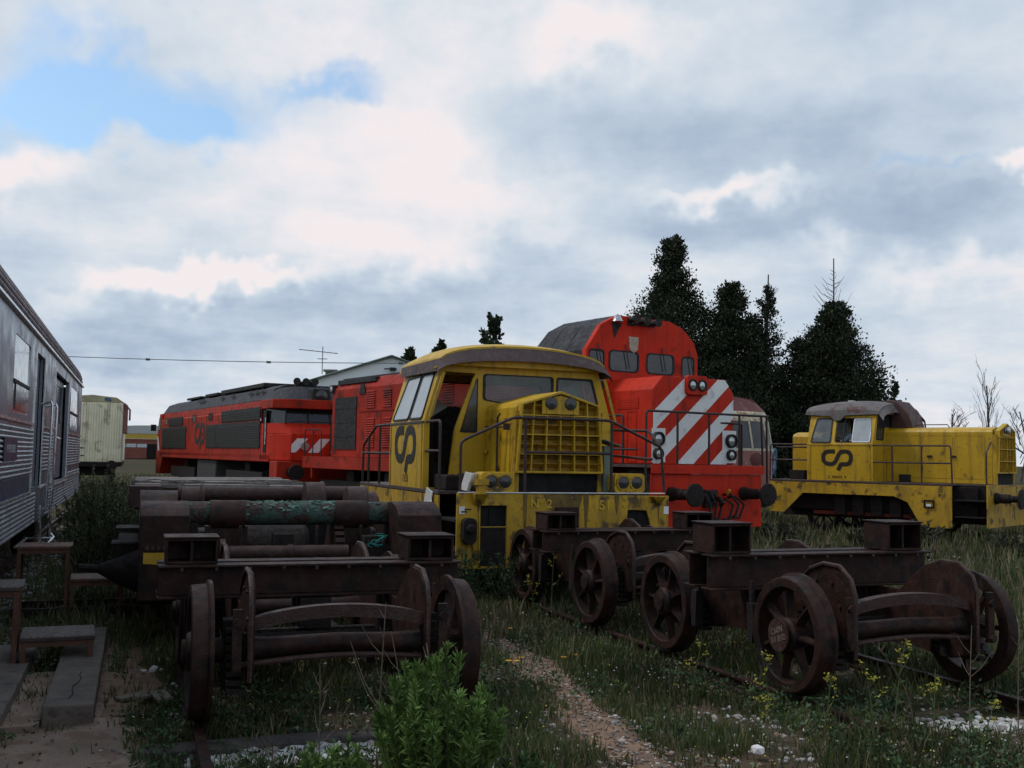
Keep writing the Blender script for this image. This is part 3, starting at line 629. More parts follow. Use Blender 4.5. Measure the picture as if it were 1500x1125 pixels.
# ------------------------------------------------------------------ yellow shunters
def handrail(parent, runs, r=.021, m=RAILP, name='handrail'):
    b = B()
    for pts in runs:
        if len(pts) > 2:       # soften the bends
            out = [Vector(pts[0])]
            for i in range(1, len(pts)-1):
                p = Vector(pts[i]); a = Vector(pts[i-1])-p; c = Vector(pts[i+1])-p; q = min(.07, a.length*.4, c.length*.4)
                A = p+a.normalized()*q; C_ = p+c.normalized()*q
                out += [A*(1-t)**2+p*2*t*(1-t)+C_*t*t for t in (0, .33, .67, 1)]
            out.append(Vector(pts[-1])); pts = out
        b.tube(pts, r, 8)
    return b.build(name, m, parent)
def egg_grille(t, y, x0b, x1b, x0t, x1t, z0, zs, apex, lamp=True):
    """radiator grille: deep crate of bars with peaked top; zs = shoulder height"""
    g = part('radiator_grille', YEL, t, lambda b: b.panel([(x0b, z0), (x1b, z0), (x1t, zs), ((x0t+x1t)/2, apex), (x0t, zs)],
        [[(x0b+.035, z0+.03), (x1b-.035, z0+.03), (x1t-.035, zs-.02), ((x0t+x1t)/2, apex-.04), (x0t+.035, zs-.02)]], FX(y), -.07, .05), bevel=.006)
    xc = (x0t+x1t)/2
    def ztop(x):
        k = abs(x-xc)/((x1t-x0t)/2); return apex-.03-(apex-zs)*min(1, k)
    rows = [z0+(zs-.16-z0)*i/3 for i in range(4)]
    def bars(b):
        n = 6
        for i in range(1, n):
            xb = x0b+(x1b-x0b)*i/n; xt = x0t+(x1t-x0t)*i/n
            top = rows[3] if (lamp and i == 3) else ztop(xt)
            b.add([(xb-.009, y-.06, z0), (xb+.009, y-.06, z0), (xb+.009, y+.05, z0), (xb-.009, y+.05, z0), (xt-.009, y-.06, top), (xt+.009, y-.06, top), (xt+.009, y+.05, top), (xt-.009, y+.05, top)],
                  [(0, 1, 5, 4), (1, 2, 6, 5), (2, 3, 7, 6), (3, 0, 4, 7), (0, 3, 2, 1), (4, 5, 6, 7)])
        for z in rows[1:]: b.box(x0b+.03, x1b-.03, y-.063, y+.05, z-.009, z+.009)
    part('grille_bars', YEL, g, bars)
    def lips(b):     # slanting slats behind each row
        for i in range(3):
            zz = rows[i]; h = rows[1]-rows[0]
            b.obox((xc, y+.01, zz+h*.42), (x1b-x0b)-.06, .09, .012, 0, -35); b.obox((xc, y+.035, zz+h*.8), (x1b-x0b)-.06, .05, .012, 0, -35)
        zz = rows[3]; 
        for sx in (-1, 1): b.obox((xc+sx*(x1t-x0t)*.36, y+.01, zz+.12), (x1t-x0t)*.25, .08, .012, 0, -35)
    AMB = mat('shaded_grimy_amber_paint', (.34, .19, .012), .6, col2=(.05, .03, .015), amt=.8, sc=5, var=.3, bump=.2, dust=.15)  # darker amber paints in the shade inside the grille; blotches are grime
    part('grille_slats', AMB, g, lips)
    part('grille_back', AMB, g, lambda b: b.prism([(x0b+.02, z0+.02), (x1b-.02, z0+.02), (x1t-.02, zs-.02), (xc, apex-.03), (x0t+.02, zs-.02)], FX(y+.055), 0, .01))
    if lamp:
        w = (x1t-x0t)*.235
        p = part('lamp_plate', YEL, g, lambda b: b.prism([(xc-w, rows[3]+.02), (xc+w, rows[3]+.02), (xc+w, ztop(xc+w)-.01), (xc, apex-.06), (xc-w, ztop(xc-w)-.01)], FX(y-.045), 0, .02), bevel=.004)
        for s in (-1, 1): part('lamp', LENSD, p, lambda b: b.lathe([(0, .088), (.02, .088), (.03, .078), (.036, .0)], (xc+s*w*.52, y-.046, (rows[3]+apex)/2+.0), (0, -1, 0), 24, cap=False))
        part('lamp_plate_foot', YEL, p, lambda b: b.box(xc-w*.8, xc+w*.8, y-.09, y-.04, rows[3]+.022, rows[3]+.035))
def twin_lamp(t, x, z, y=.05, sx=.24):
    h = part('lamp_housing', YEL, t, lambda b: b.prism(rrect(x-sx, z, x+sx, z+.27, .05), FX(y), 0, .28), bevel=.008)
    def rim(b):
        for s in (-1, 1): b.lathe([(0, .115), (.02, .11), (.02, .088), (0, .088)], (x+s*.105, y-.001, z+.14), (0, -1, 0), 22, cap=False)
        b.obox((x, y-.01, z+.03), .12, .03, .04)
    part('lamp_rim', YELB, h, rim)
    for s in (-1, 1): part('lamp', LENSD, h, lambda b: b.lathe([(0, .086), (.012, .08), (.018, .0)], (x+s*.105, y, z+.14), (0, -1, 0), 20, cap=False))
def buffer_(t, x, z, y=0, l=.62, r=.24, m=RUSTD, mh=RUSTD, oval=1.0):
    b_ = part('buffer', m, t, lambda b: b.lathe([(0, .14), (.06, .14), (.07, .115), (l*.55, .11), (l*.56, .085), (l*.9, .075)], (x, y, z), (0, -1, 0), 20))
    part('buffer_head', mh, b_, lambda b: b.lathe([(l*.9, .09), (l*.93, r*.96), (l*.96, r), (l, r*.97), (l+.012, r*.5), (l+.014, 0)], (x, y, z), (0, -1, 0), 32, cap=False))
def shunter(name, label, loc, rz, W=1.6, bon0=.3, cab0=1.6, cab1=3.5, end=5.5, deck=1.31, waist=2.3, eave=3.12, apex=3.45, wreck=True, roof=None, bonw=.67, rear=False):
    t = thing(name, label, 'locomotive', loc, rz, None)
    c = -.05 if wreck else 0
    # --- frame and front beam
    holes = [[(-1.27, .86), (-.89, .86), (-.89, 1.14), (-1.27, 1.14)]] if wreck else []
    if wreck: holes += [[(.93, .82), (1.34, .82), (1.30, .95), (1.26, 1.07), (.96, 1.08)]]
    fb = part('front_beam', YELB, t, lambda b: b.panel([(-W, .30), (W, .30), (W+.02, deck-.03), (-W, deck-.003)], holes, FX(0), 0, .035), bevel=.006)
    if wreck:
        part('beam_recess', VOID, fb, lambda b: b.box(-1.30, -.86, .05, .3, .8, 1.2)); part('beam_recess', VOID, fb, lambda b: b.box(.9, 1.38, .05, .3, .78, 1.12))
        part('stained_panel', RUSTD, fb, lambda b: b.box(-1.26, -.90, -.008, -.001, .34, .85))
        part('beam_rim', YELB, fb, lambda b: (b.box(-1.29, -1.272, -.02, -.001, .3, 1.16), b.box(-.888, -.87, -.02, -.001, .3, 1.16), b.box(-1.29, -.87, -.02, -.001, 1.145, 1.165)))
        part('buffer_stub', RUSTD, fb, lambda b: (b.prism(rrect(-1.54, .64, -1.35, .98, .07), FX(-.12), 0, .119), b.lathe([(0, .07), (.06, .05)], (-1.445, -.12, .84), (0, -1, 0), 12)), bevel=.02)
        part('corner_bracket', YELB, fb, lambda b: (b.add([(-1.40, -.001, 1.30), (-1.22, -.001, 1.30), (-1.22, -.16, 1.30), (-1.40, -.16, 1.30), (-1.36, -.001, 1.14), (-1.24, -.001, 1.14)], [(0, 1, 2, 3), (0, 4, 5, 1), (3, 2, 5, 4), (0, 3, 4), (1, 5, 2)]), b.box(-1.34, -1.24, -.12, -.02, 1.302, 1.42), b.box(-1.37, -1.2, -.14, 0, 1.42, 1.5)))
        part('corner_bracket', YELB, fb, lambda b: b.add([(1.30, -.001, 1.27), (1.5, -.001, 1.27), (1.5, -.13, 1.27), (1.30, -.13, 1.27), (1.46, -.001, 1.13), (1.36, -.001, 1.13)], [(0, 1, 2, 3), (0, 4, 5, 1), (3, 2, 5, 4), (0, 3, 4), (1, 5, 2)]))
        part('white_plate', WHT, fb, lambda b: (b.box(1.53, 1.61, -.012, -.001, 1.02, 1.13), b.box(-1.57, -1.49, -.012, -.001, 1.03, 1.13)))
        part('plate_mark', LOGO, fb, lambda b: (b.box(-1.545, -1.46, -.015, -.0125, 1.05, 1.07), b.box(-1.50, -1.40, -.015, -.0125, 1.085, 1.10)))
        hk = part('draw_hook', RUST, fb, lambda b: (b.box(-.17, .17, -.06, -.001, .78, 1.12), b.tube([(0, -.05, .95), (0, -.2, .96), (0, -.27, .9), (0, -.2, .84), (0, -.16, .87)], .035, 8)), bevel=.01)
        text(t, '1151', .19, frameM((.50, -.006, 1.14), (1, 0, 0), (0, 0, 1)), mat('raised_yellow_number', (.62, .42, .03), .4, var=.1), 'raised_number', .006)
        text(t, 'Nº 2', .17, frameM((-.38, -.006, 1.16), (1, 0, 0), (0, 0, 1)), MATS['raised_yellow_number'], 'raised_number', .006)
    else:
        for s in (-1, 1): buffer_(t, s*.98, 1.0, 0, l=.62, m=RUSTD)
        part('draw_hook', RUST, fb, lambda b: b.tube([(0, 0, 1.0), (0, -.25, 1.0), (0, -.3, .93), (0, -.22, .9)], .045, 8))
    rec = .84 if wreck else .85     # step recess behind the front beam
    part('deck', BROWNV, t, lambda b: (b.box(-W+.5, W-.5, .036, rec, deck-.05, deck-.002), b.box(-W, W, rec, end, deck-.05, deck-.002)), bevel=.004)
    part('deck_edge', WHT if wreck else YELB, t, lambda b: b.box(-W+.02, W-.05, -.012, .034, deck-.001, deck+.012)) if wreck else None
    for s in (-1, 1):
        st = part('steps', RUSTD, t, lambda b: (b.box(min(s*W, s*(W-.45)), max(s*W, s*(W-.45)), .08, rec-.06, .92, .95), b.box(min(s*W, s*(W-.40)), max(s*W, s*(W-.40)), .08, rec-.06, .52, .55), b.box(s*(W-.47)-.01, s*(W-.47)+.01, .05, rec-.02, .35, deck-.06)))
        if wreck: pr = [(rec, deck-.06), (rec, .34), (rec+.5, .34), (rec+.62, .78), (end-.7, .78), (end-.58, .4), (end, .4), (end, deck-.06)]
        else: pr = [(rec, deck-.06), (rec, .25), (rec+.75, .25), (rec+1.1, .84), (rec+1.45, .98), (end-1.0, .98), (end-.45, .45), (end, .45), (end, deck-.06)]
        sp = part('side_sill', YELB, t, lambda b: b.prism(pr, SX(s*(W-.015)), -.012, .012))
        if not wreck and s < 0:
            part('sill_socket', VOID, sp, lambda b: b.panel(rrect(rec+.42, .72, rec+.68, .92, .01), [rrect(rec+.45, .75, rec+.65, .89, .01)], SX(-W-.02), -.01, .016))
            part('sill_lamp', WHT, sp, lambda b: b.box(-W-.018, -W-.004, rec+.5, rec+.62, .76, .82))
    def under(b):
        b.box(-W+.35, W-.35, .35, end-.3, .55, deck-.08); b.box(-.9, .9, .2, end-.1, .35, .6)
        for k in range(6): b.box(-W+.2, -W+.34, 1.2+k*.5, 1.5+k*.5, .45, .95)
    part('underframe', RUSTD, t, under, bevel=.01)
    nax = (1.75, 4.1) if wreck else (1.9, 3.2, 4.5)
    for ay in nax:
        for s in (-1, 1): wheel(t, s*.90, ay, s, r=.5, spokes=8, m=RUSTD)
    if not wreck: part('coupling_rod', mat('faded_red_rod', (.20, .03, .02), .6, col2=(.05, .02, .015), amt=.6, sc=4), t, lambda b: (b.box(-1.10, -1.06, 1.7, 4.7, .42, .52), b.box(-1.12, -1.05, 1.0, 1.6, .3, .75), b.box(-1.16, -1.10, 1.9, 2.05, .38, .56)), bevel=.005)
    # --- cab
    wb, wt = W-.05, W-.29
    if not wreck: wb, wt = W-.02, W-.25
    sl_ = (wb-wt)/(eave-waist)
    xs = lambda z, s: c+s*(wb if z < waist else wb-(z-waist)*sl_)
    th = .05
    cab = part('cab_front', YEL, t, lambda b: b.panel([(c-wb, deck), (c+wb, deck), (c+wb, waist), (c+wt, eave)]+[(c+wt*math.cos(R_(a)), eave+(apex-eave-.05)*math.sin(R_(a))) for a in range(15, 180, 15)]+[(c-wt, eave), (c-wb, waist)], FH, FX(cab0), 0, th), bevel=.004) if False else None
    arc = [(c+wt*math.cos(R_(a)), eave+(apex-eave-.06)*math.sin(R_(a))**.8) for a in range(15, 180, 15)]
    outline = [(c-wb, deck), (c+wb, deck), (c+wb, waist), (c+wt, eave)]+arc+[(c-wt, eave), (c-wb, waist)]
    if wreck:
        F1 = rpoly([(-.66, 2.66), (.46, 2.50), (.46, 3.04), (-.66, 3.04)], .05); F2 = rpoly([(.53, 2.4), (1.32, 2.35), (1.13, 3.02), (.55, 3.03)], .04)
        DR = rpoly([(-1.51, 1.33), (-1.22, 1.33), (-1.12, 2.2), (-.84, 2.98), (-.80, 3.05), (-1.31, 3.06), (-1.51, 2.31)], .03); TR = rpoly([(-1.03, 2.18), (-.77, 2.18), (-.77, 2.95), (-.79, 2.95)], .03)
        fh = [F1, F2, DR, TR]
    else:
        F1 = rpoly([(-1.28, 2.42), (-.82, 2.42), (-.78, 2.75), (-.3, 2.75), (-.3, 3.08), (-1.12, 3.08)], .06); F2 = [(-p[0], p[1]) for p in reversed(F1)]
        fh = [F1, F2]
    part('cab_front', YEL, t, lambda b: b.panel(outline, fh, FX(cab0), 0, th), bevel=.004)
    if wreck:
        for o_, g in ((F1, GLASSC), (F2, GLASSC), (TR, GLASS)): window(t, o_, FX(cab0), 0, g)
    else:
        for o_ in fh: window(t, o_, FX(cab0), 0, GLASS)
    bo = [(p[0], p[1]) for p in (rpoly([(-1.15, 2.4), (-.1, 2.4), (-.1, 3.0), (-1.05, 3.0)], .06), rpoly([(.05, 2.4), (1.12, 2.4), (1.02, 3.0), (.05, 3.0)], .06))] if False else [rpoly([(-1.25, 2.42), (-.12, 2.42), (-.12, 3.02), (-1.12, 3.02)], .06), rpoly([(.02, 2.42), (1.2, 2.42), (1.05, 3.02), (.02, 3.02)], .06)]
    part('cab_back', YEL, t, lambda b: b.panel(outline, bo, FX(cab1-th), 0, th), bevel=.004)
    for o_ in bo: window(t, o_, FX(cab1-th), 0, GLASSC)
    L_ = cab1-cab0
    for s in (-1, 1):
        fs = lambda u, v, q, s=s: (xs(v, s)-s*q, u, v)
        part('cab_side_lower', YEL, t, lambda b: b.prism([(cab0+th+.002, deck), (cab1-th-.002, deck), (cab1-th-.002, waist), (cab0+th+.002, waist)], fs, 0, th), bevel=.004)
        a, e = cab0+th+.002, cab1-th-.002
        if wreck: h1 = rpoly([(a+.10, waist+.06), (a+.74, waist+.06), (a+.70, eave-.08), (a+.14, eave-.08)], .05); h2 = rpoly([(a+.84, waist+.06), (e-.10, waist+.06), (e-.30, eave-.10), (a+.80, eave-.08)], .05)
        else: h1 = rpoly([(a+.02, waist+.06), (a+1.0, waist+.06), (a+1.0, eave-.08), (a+.06, eave-.08)], .06); h2 = rpoly([(a+1.12, waist+.06), (e-.05, waist+.06), (e-.16, eave-.08), (a+1.14, eave-.08)], .06)
        part('cab_side_upper', YEL, t, lambda b: b.panel([(a, waist), (e, waist), (e, eave), (a, eave)], [h1, h2], fs, 0, th), bevel=.004)
        for k, o_ in enumerate((h1, h2)):
            g = (GLASSW if s < 0 else GLASSC) if wreck else GLASSC
            if not wreck and k == 0 and s < 0:     # sliding window pushed open
                sm = rrect(a+.06, waist+.08, a+.52, eave-.10, .04); part('sliding_window', CHROME, t, lambda b: b.panel(rrect(a+.04, waist+.06, a+.54, eave-.08, .05), [sm], fs, .01, .03)); part('sliding_pane', GLASSW, t, lambda b: b.prism(sm, fs, .015, .02)); part('window_gasket', RUBBER, t, lambda b: b.panel([(p[0]+(.012 if p[0] > a+.5 else -.012), p[1]+(.012 if p[1] > 2.65 else -.012)) for p in o_], [o_], fs, -.004, .01)); continue
            wn = window(t, o_, lambda u, v, q, s=s: (xs(v, s)-s*(th-q), u, v), th, g)
            part('glazing_bar', YELB if wreck else BLK, wn, lambda b: b.prism([(o_[0][0]-.36, waist+.07), (o_[0][0]-.33, waist+.07), (o_[0][0]-.33, eave-.09), (o_[0][0]-.36, eave-.09)], fs, -.004, .04))
        part('waist_strip', RAILP if wreck else YELB, t, lambda b: b.prism([(cab0, waist-.018), (cab1, waist-.018), (cab1, waist+.014), (cab0, waist+.014)], fs, -.012, -.001))
    # --- roof with its drooping visor
    ov = .12; rf = YEL if wreck else GREYR; vs_ = BROWNV if wreck else GREYR
    def roof_(b):
        n = 16; m_ = 9; hs = []
        for j in range(m_+1):
            v_ = j/m_; y = cab0-ov+(L_+2*ov)*v_; lift = .10*math.sin(math.pi*min(1, max(0, v_)))**.6
            for i in range(n+1):
                a = math.pi*(1-i/n); b.v.append((c+(wt+.07)*math.cos(a), y, eave+.03+(apex-eave+lift)*math.sin(a)**.75))
        for j in range(m_):
            for i in range(n): q = j*(n+1)+i; b.f.append((q, q+1, q+n+2, q+n+1))
        b.f.append(tuple(range(n+1))); b.f.append(tuple(m_*(n+1)+i for i in reversed(range(n+1)))); b.f.append((0, m_*(n+1), m_*(n+1)+n, n))
    part('cab_roof', rf, t, roof_, ang=25)
    def visor(b):
        n = 14; top = []; bot = []
        for i in range(n+1):
            a = math.pi*(1-i/n); x = (wt+.075)*math.cos(a); z = eave+.035+(apex-eave)*math.sin(a)**.75
            top.append((c+x*1.0, cab0-ov-.004, z-.035)); bot.append((c+x*1.04, cab0-ov-.13, z-.18-.06*math.sin(a)))
        v = top+bot+[(x, y+.012, z) for x, y, z in top]+[(x, y+.012, z) for x, y, z in bot]; m_ = n+1
        b.add(v, [(i, i+1, m_+i+1, m_+i) for i in range(n)]+[(2*m_+i, 3*m_+i, 3*m_+i+1, 2*m_+i+1) for i in range(n)]+[(m_+i, m_+i+1, 3*m_+i+1, 3*m_+i) for i in range(n)])
    part('visor', vs_, t, visor)
    for s in (-1, 1):
        if wreck: pts = [(cab0-ov, .12), (cab1+.05, .12), (cab1+.0, -.04), (cab0-ov-.12, -.07)]
        else: pts = [(cab0-ov, .10), (cab1+.1, .10), (cab1+.1, .03), (cab1-.6, -.02), (cab1-.72, -.13), (cab0+.95, -.13), (cab0+.8, .0), (cab0-ov, .02)]
        part('side_visor', vs_, t, lambda b: b.prism(pts, lambda u, v, q, s=s: (c+s*(wt+.045+.17*(.1-v)+q), u, eave+v), 0, .014))
    if wreck:
        part('seat_frame', BLK, t, lambda b: (b.box(-1.05, -.65, cab0+.75, cab0+1.2, deck+.4, deck+.5), b.prism([(cab0+1.1, 1.8), (cab0+1.22, 1.8), (cab0+1.3, 2.5), (cab0+1.18, 2.6)], SX(-1.05), 0, .42), b.box(-.9, -.8, cab0+.9, cab0+1.05, deck, deck+.4)), bevel=.02)
        part('control_desk', GREYI, t, lambda b: (b.box(-.75, .85, cab0+.06, cab0+.55, deck, deck+.95), b.prism([(cab0+.06, 2.26), (cab0+.6, 2.26), (cab0+.45, 2.62), (cab0+.06, 2.62)], SX(-.8), 0, .55)), bevel=.02)
        part('desk_flap', PLAST, t, lambda b: b.obox((-1.15, cab0+1.0, 2.55), .34, .3, .03, 20, 25, -35))
        part('rear_cabinet', GREYI, t, lambda b: b.box(-1.0, -.3, cab1-.5, cab1-.1, deck, deck+1.2), bevel=.02)
    else:
        part('control_desk', GREYI, t, lambda b: b.box(-1.0, 1.0, cab0+.06, cab0+.4, deck, deck+.9), bevel=.02)
        part('roof_lamp', PLAST, t, lambda b: b.box(-.35, -.2, cab0+1.05, cab0+1.2, apex-.0, apex+.14), bevel=.01)
        part('exhaust_cowl', mat('maroon_cowl', (.075, .030, .028), .6, col2=(.05, .04, .04), amt=.6), t, lambda b: b.prism([(cab0-.02, 2.72), (cab0-.62, 2.72), (cab0-.5, 3.1), (cab0-.2, 3.45), (cab0+.1, 3.50), (cab0+.1, 3.3), (cab0-.02, 3.2)], SX(-.42), 0, .84), bevel=.03)
    def rivets(b):
        for k in range(int(W*2/.16)): b.lathe([(0, .011), (.006, .009), (.008, 0)], (-W+.08+.16*k, -.001, deck-.06), (0, -1, 0), 6, cap=False)
        for s_ in (-1, 1):
            for k in range(5): b.lathe([(0, .011), (.006, .009), (.008, 0)], (s_*(W-.05), -.001, .45+.15*k), (0, -1, 0), 6, cap=False)
    part('rivets', YELB, fb, rivets)
    def seam(b):
        y = cab0+.1
        for (u0, u1) in ((cab0+.06, cab0+.09), (cab1-.10, cab1-.07)): b.box(c-wb-.012, c-wb-.001, u0, u1, deck+.02, waist-.03)
        for k in range(8):
            b.lathe([(0, .011), (.007, 0)], (c-wb-.001, cab0+.12+k*(L_-.24)/7, waist-.06), (-1, 0, 0), 6, cap=False); b.lathe([(0, .011), (.007, 0)], (c-wb-.001, cab0+.12+k*(L_-.24)/7, deck+.05), (-1, 0, 0), 6, cap=False)
    part('side_rivets', YELB, t, seam)
    # --- bonnet
    bt = 2.55 if wreck else 2.66; bz = bt+.19; b1_ = cab0-.002
    hw = bonw
    pf = [(-hw, deck), (hw, deck), (hw-.05, bt-.05), (hw-.10, bt+.02), (0, bz), (-hw+.10, bt+.02), (-hw+.05, bt-.05)] if wreck else [(-hw, deck), (hw, deck), (hw, bt-.04), (hw-.05, bt+.03), (hw-.3, bt+.09), (-hw+.3, bt+.09), (-hw+.05, bt+.03), (-hw, bt-.04)]
    part('bonnet', YEL, t, lambda b: b.prism(pf, FX(bon0+.07), 0, b1_-bon0-.07), bevel=.012, ang=30)
    part('radiator_opening', VOID, t, lambda b: b.box(-hw+.02, hw-.02, bon0-.0, bon0+.065, deck+.0, deck+.26))
    for s in (-1, 1): part('front_duct', YELB, t, lambda b: b.box(s*(hw-.03)-.03, s*(hw-.03)+.03, bon0-.03, bon0+.069, deck, bt-.1))
    egg_grille(t, bon0-.02, -hw, hw, -hw+.06, hw-.06, deck+.27, bt, bz)
    if wreck:
        def bdoors(b):
            for (y0, y1) in ((bon0+.16, bon0+.62), (bon0+.66, cab0-.08)):
                b.panel(rrect(y0, deck+.1, y1, bt-.2, .03), [rrect(y0+.014, deck+.114, y1-.014, bt-.214, .025)], SX(-hw-.007), 0, .009)
            for z in (1.6, 2.1): b.box(-hw-.03, -hw-.001, bon0+.60, bon0+.68, z, z+.07)
            b.box(-hw-.035, -hw-.001, cab0-.2, cab0-.1, 1.85, 1.9)
        part('bonnet_doors', YELB, t, bdoors)
        part('oil_stain', mat('oil_stained_yellow', (.16, .095, .014), .45, col2=(.03, .02, .01), amt=.8, sc=6, var=.4), t, lambda b: b.prism([(-.35, 1.29), (.25, 1.29), (.18, 1.05), (.1, 1.12), (.02, .92), (-.08, 1.1), (-.18, .98), (-.26, 1.12)], FX(-.004), 0, .003))
        random.seed(17)
        for x_ in (-.62, -.2, .3, .78, 1.45):
            w_, h_ = rnd(.02, .05), rnd(.25, .7); part('runoff_stain', MATS['oil_stained_yellow'], t, lambda b: b.prism([(x_-w_, 1.295), (x_+w_, 1.295), (x_+w_*.6, 1.3-h_*.6), (x_+w_*.1, 1.3-h_), (x_-w_*.5, 1.3-h_*.7)], FX(-.003), 0, .002))
        twin_lamp(t, -1.01, deck+.012, .03); twin_lamp(t, 1.0, deck+.012, .03)
        part('bonnet_pipe', RAILP, t, lambda b: (b.tube([(-.76, .75, 1.35), (-.76, .75, 2.36), (-.74, .70, 2.42)], .016, 6), b.tube([(-.76, .45, 2.22), (-.76, 1.25, 2.24)], .014, 6), b.box(-.78, -.69, .44, .47, 2.18, 2.27)))
        part('hose_cover', mat('pale_green_panel', (.16, .19, .15), .6, var=.3, dust=.4), t, lambda b: (b.box(hw+.02, hw+.15, .24, .5, deck+.02, 1.98), b.obox((hw+.13, .32, 2.02), .3, .35, .02, 0, 0, 18)), bevel=.01)
        part('white_rag', PLAST, t, lambda b: (b.obox((-1.34, .34, deck+.14), .05, .2, .26, 10, 5, 15), b.obox((-1.22, .42, deck+.08), .2, .15, .04, 40, 10, 20), b.obox((-1.28, .2, deck+.2), .12, .02, .14, 25, 20, 0)), bevel=.008)
        part('desk_junk', RUSTD, t, lambda b: (b.box(-1.45, -1.15, .95, 1.5, deck, deck+.22), b.obox((-1.0, 1.1, deck+.12), .25, .5, .24, 10)), bevel=.02)
        handrail(t, [[(-1.54, .06, deck), (-1.54, .06, 2.0), (-.80, .02, 2.34), (.66, .02, 2.34), (1.52, .06, 1.98), (1.58, .06, deck)], [(-.62, .02, 2.335), (-.62, .02, deck)], [(.70, .02, 2.33), (.70, .02, deck)], [(-.62, .02, 1.87), (.70, .02, 1.87)]])
        handrail(t, [[(-1.56, cab0-.02, 2.3), (-1.56, .92, 2.3), (-1.56, .92, deck-.7)], [(-1.56, cab0-.02, 1.87), (-1.56, .92, 1.87)]])
        handrail(t, [[(-1.57, cab1, 2.3), (-1.57, cab1+1.0, 2.3), (-1.57, cab1+1.9, 1.98), (-1.57, cab1+1.95, deck-.3)], [(-1.57, cab1, 1.83), (-1.57, cab1+1.95, 1.83)]]+[[(-1.57, cab1+k, 2.29-max(0, k-1)*.33), (-1.57, cab1+k, deck)] for k in (.75, 1.5)])
        handrail(t, [[(1.50, cab0, 2.25), (1.50, .4, 2.22), (1.52, .1, 2.0)], [(1.50, cab0, 1.85), (1.50, .3, 1.8)]])
        part('rear_locker', YELB, t, lambda b: b.box(-1.0, 1.0, cab1+.02, end-.3, deck, deck+.36), bevel=.02)
        for (dx, dz, r) in ((0, 0, 12), (-.06, -.16, -8), (.08, -.30, 22)):
            part('hanging_sheet', PLAST, t, lambda b: b.obox((-1.64+.01*r*.1, 1.2+dx, 1.20+dz), .02, .30, .24, 0, r, 6), bevel=.01)
        part('mirror_frame', YEL, t, lambda b: b.tube([(c-wt-.12, cab0-.05, eave-.03), (c-wt-.02, cab0-.08, eave+.02)], .02, 6))
        M_ = frameM((-1.655+.0, cab0+.98, 1.86), (0, -1, 0), (0, 0, 1)); M_ = frameM((c-wb-.003, cab0+.98, 1.90), (0, -1, 0), (0, 0, 1))
        logo(t, M_, 1.15, LOGO)
        text(t, '1151', .17, frameM((c-wb-.003, cab0+.92, 1.44), (0, -1, 0), (0, 0, 1)), LOGO)
    else:
        M_ = frameM((c-wb-.003, cab0+.98, 1.88), (0, -1, 0), (0, 0, 1)); logo(t, M_, .86, LOGO)
        text(t, '2  300075  9', .10, frameM((c-wb-.003, cab0+.98, 1.42), (0, -1, 0), (0, 0, 1)), LOGO)
        handrail(t, [[(-W+.04, cab0, 2.26), (-W+.04, rec+.03, 2.26), (-W+.04, rec, deck)], [(-W+.04, cab0, 1.83), (-W+.04, rec, 1.83)]]+[[(-W+.04, rec+k, 2.26), (-W+.04, rec+k, deck)] for k in (.75, 1.5)])
        handrail(t, [[(-W+.04, .04, deck), (-W+.04, .04, 2.1), (-hw-.02, bon0+.1, 2.36)], [(W-.04, .04, deck), (W-.04, .04, 2.1), (hw+.02, bon0+.1, 2.36)]])
        handrail(t, [[(-W+.04, cab1, 2.28), (-W+.04, end-.02, 2.28), (-W+.04, end-.0, deck)], [(-W+.04, cab1, 1.86), (-W+.04, end, 1.86)], [(-W+.04, cab1, 2.2), (-W+.04, cab1+.9, 2.2)]])
        rb = part('rear_bonnet', YEL, t, lambda b: b.prism([(x, z-.12 if z > 2 else z) for x, z in pf], FX(cab1+.002), 0, end-.25-cab1), bevel=.012)
        part('battery_box', RUSTD, t, lambda b: b.box(-hw-.3, -hw-.002, end-.75, end-.3, deck, deck+.25), bevel=.01)
        def bd(b):
            for (y0, y1) in ((bon0+.25, bon0+1.0), (bon0+1.03, bon0+1.8), (bon0+1.83, cab0-.1)):
                b.panel(rrect(y0, deck+.12, y1, bt-.12, .03), [rrect(y0+.012, deck+.132, y1-.012, bt-.132, .025)], SX(-hw-.005), 0, .006)
        part('bonnet_door_seams', YELB, t, bd)
        for y in (bon0+.95, bon0+1.55): part('door_catch', LOGO, t, lambda b: b.box(-hw-.03, -hw-.001, y, y+.13, 1.98, 2.03), bevel=.005)
        part('air_box', BLK, t, lambda b: b.box(-hw-.12, -hw-.002, cab0-.65, cab0-.38, deck, deck+.2), bevel=.01)
        part('roof_rail', RAILP, t, lambda b: b.tube([(-hw+.25, bon0+1.2, bt+.09), (-hw+.25, bon0+1.25, bt+.16), (-hw+.25, cab0-.7, bt+.16), (-hw+.25, cab0-.65, bt+.09)], .014, 6))
        part('bonnet_lamp', LENS, t, lambda b: b.lathe([(0, .09), (.03, .08), (.04, 0)], (0, bon0-.1, bt+.02), (0, -1, 0), 18, cap=False))
    return t
shunter('yellow_locomotive', 'derelict yellow shunting locomotive facing the camera with a missing cab door', (5.634, 13.75, 0), 2.26)
shunter('yellow_locomotive', 'long-bonneted yellow shunting locomotive seen from the side at right, a driver in its cab', (20.49, 21.02, 0), 28, W=1.5, bon0=.1, cab0=2.85, cab1=4.68, end=5.8, deck=1.33, waist=2.28, eave=3.05, apex=3.36, wreck=False, bonw=.64)

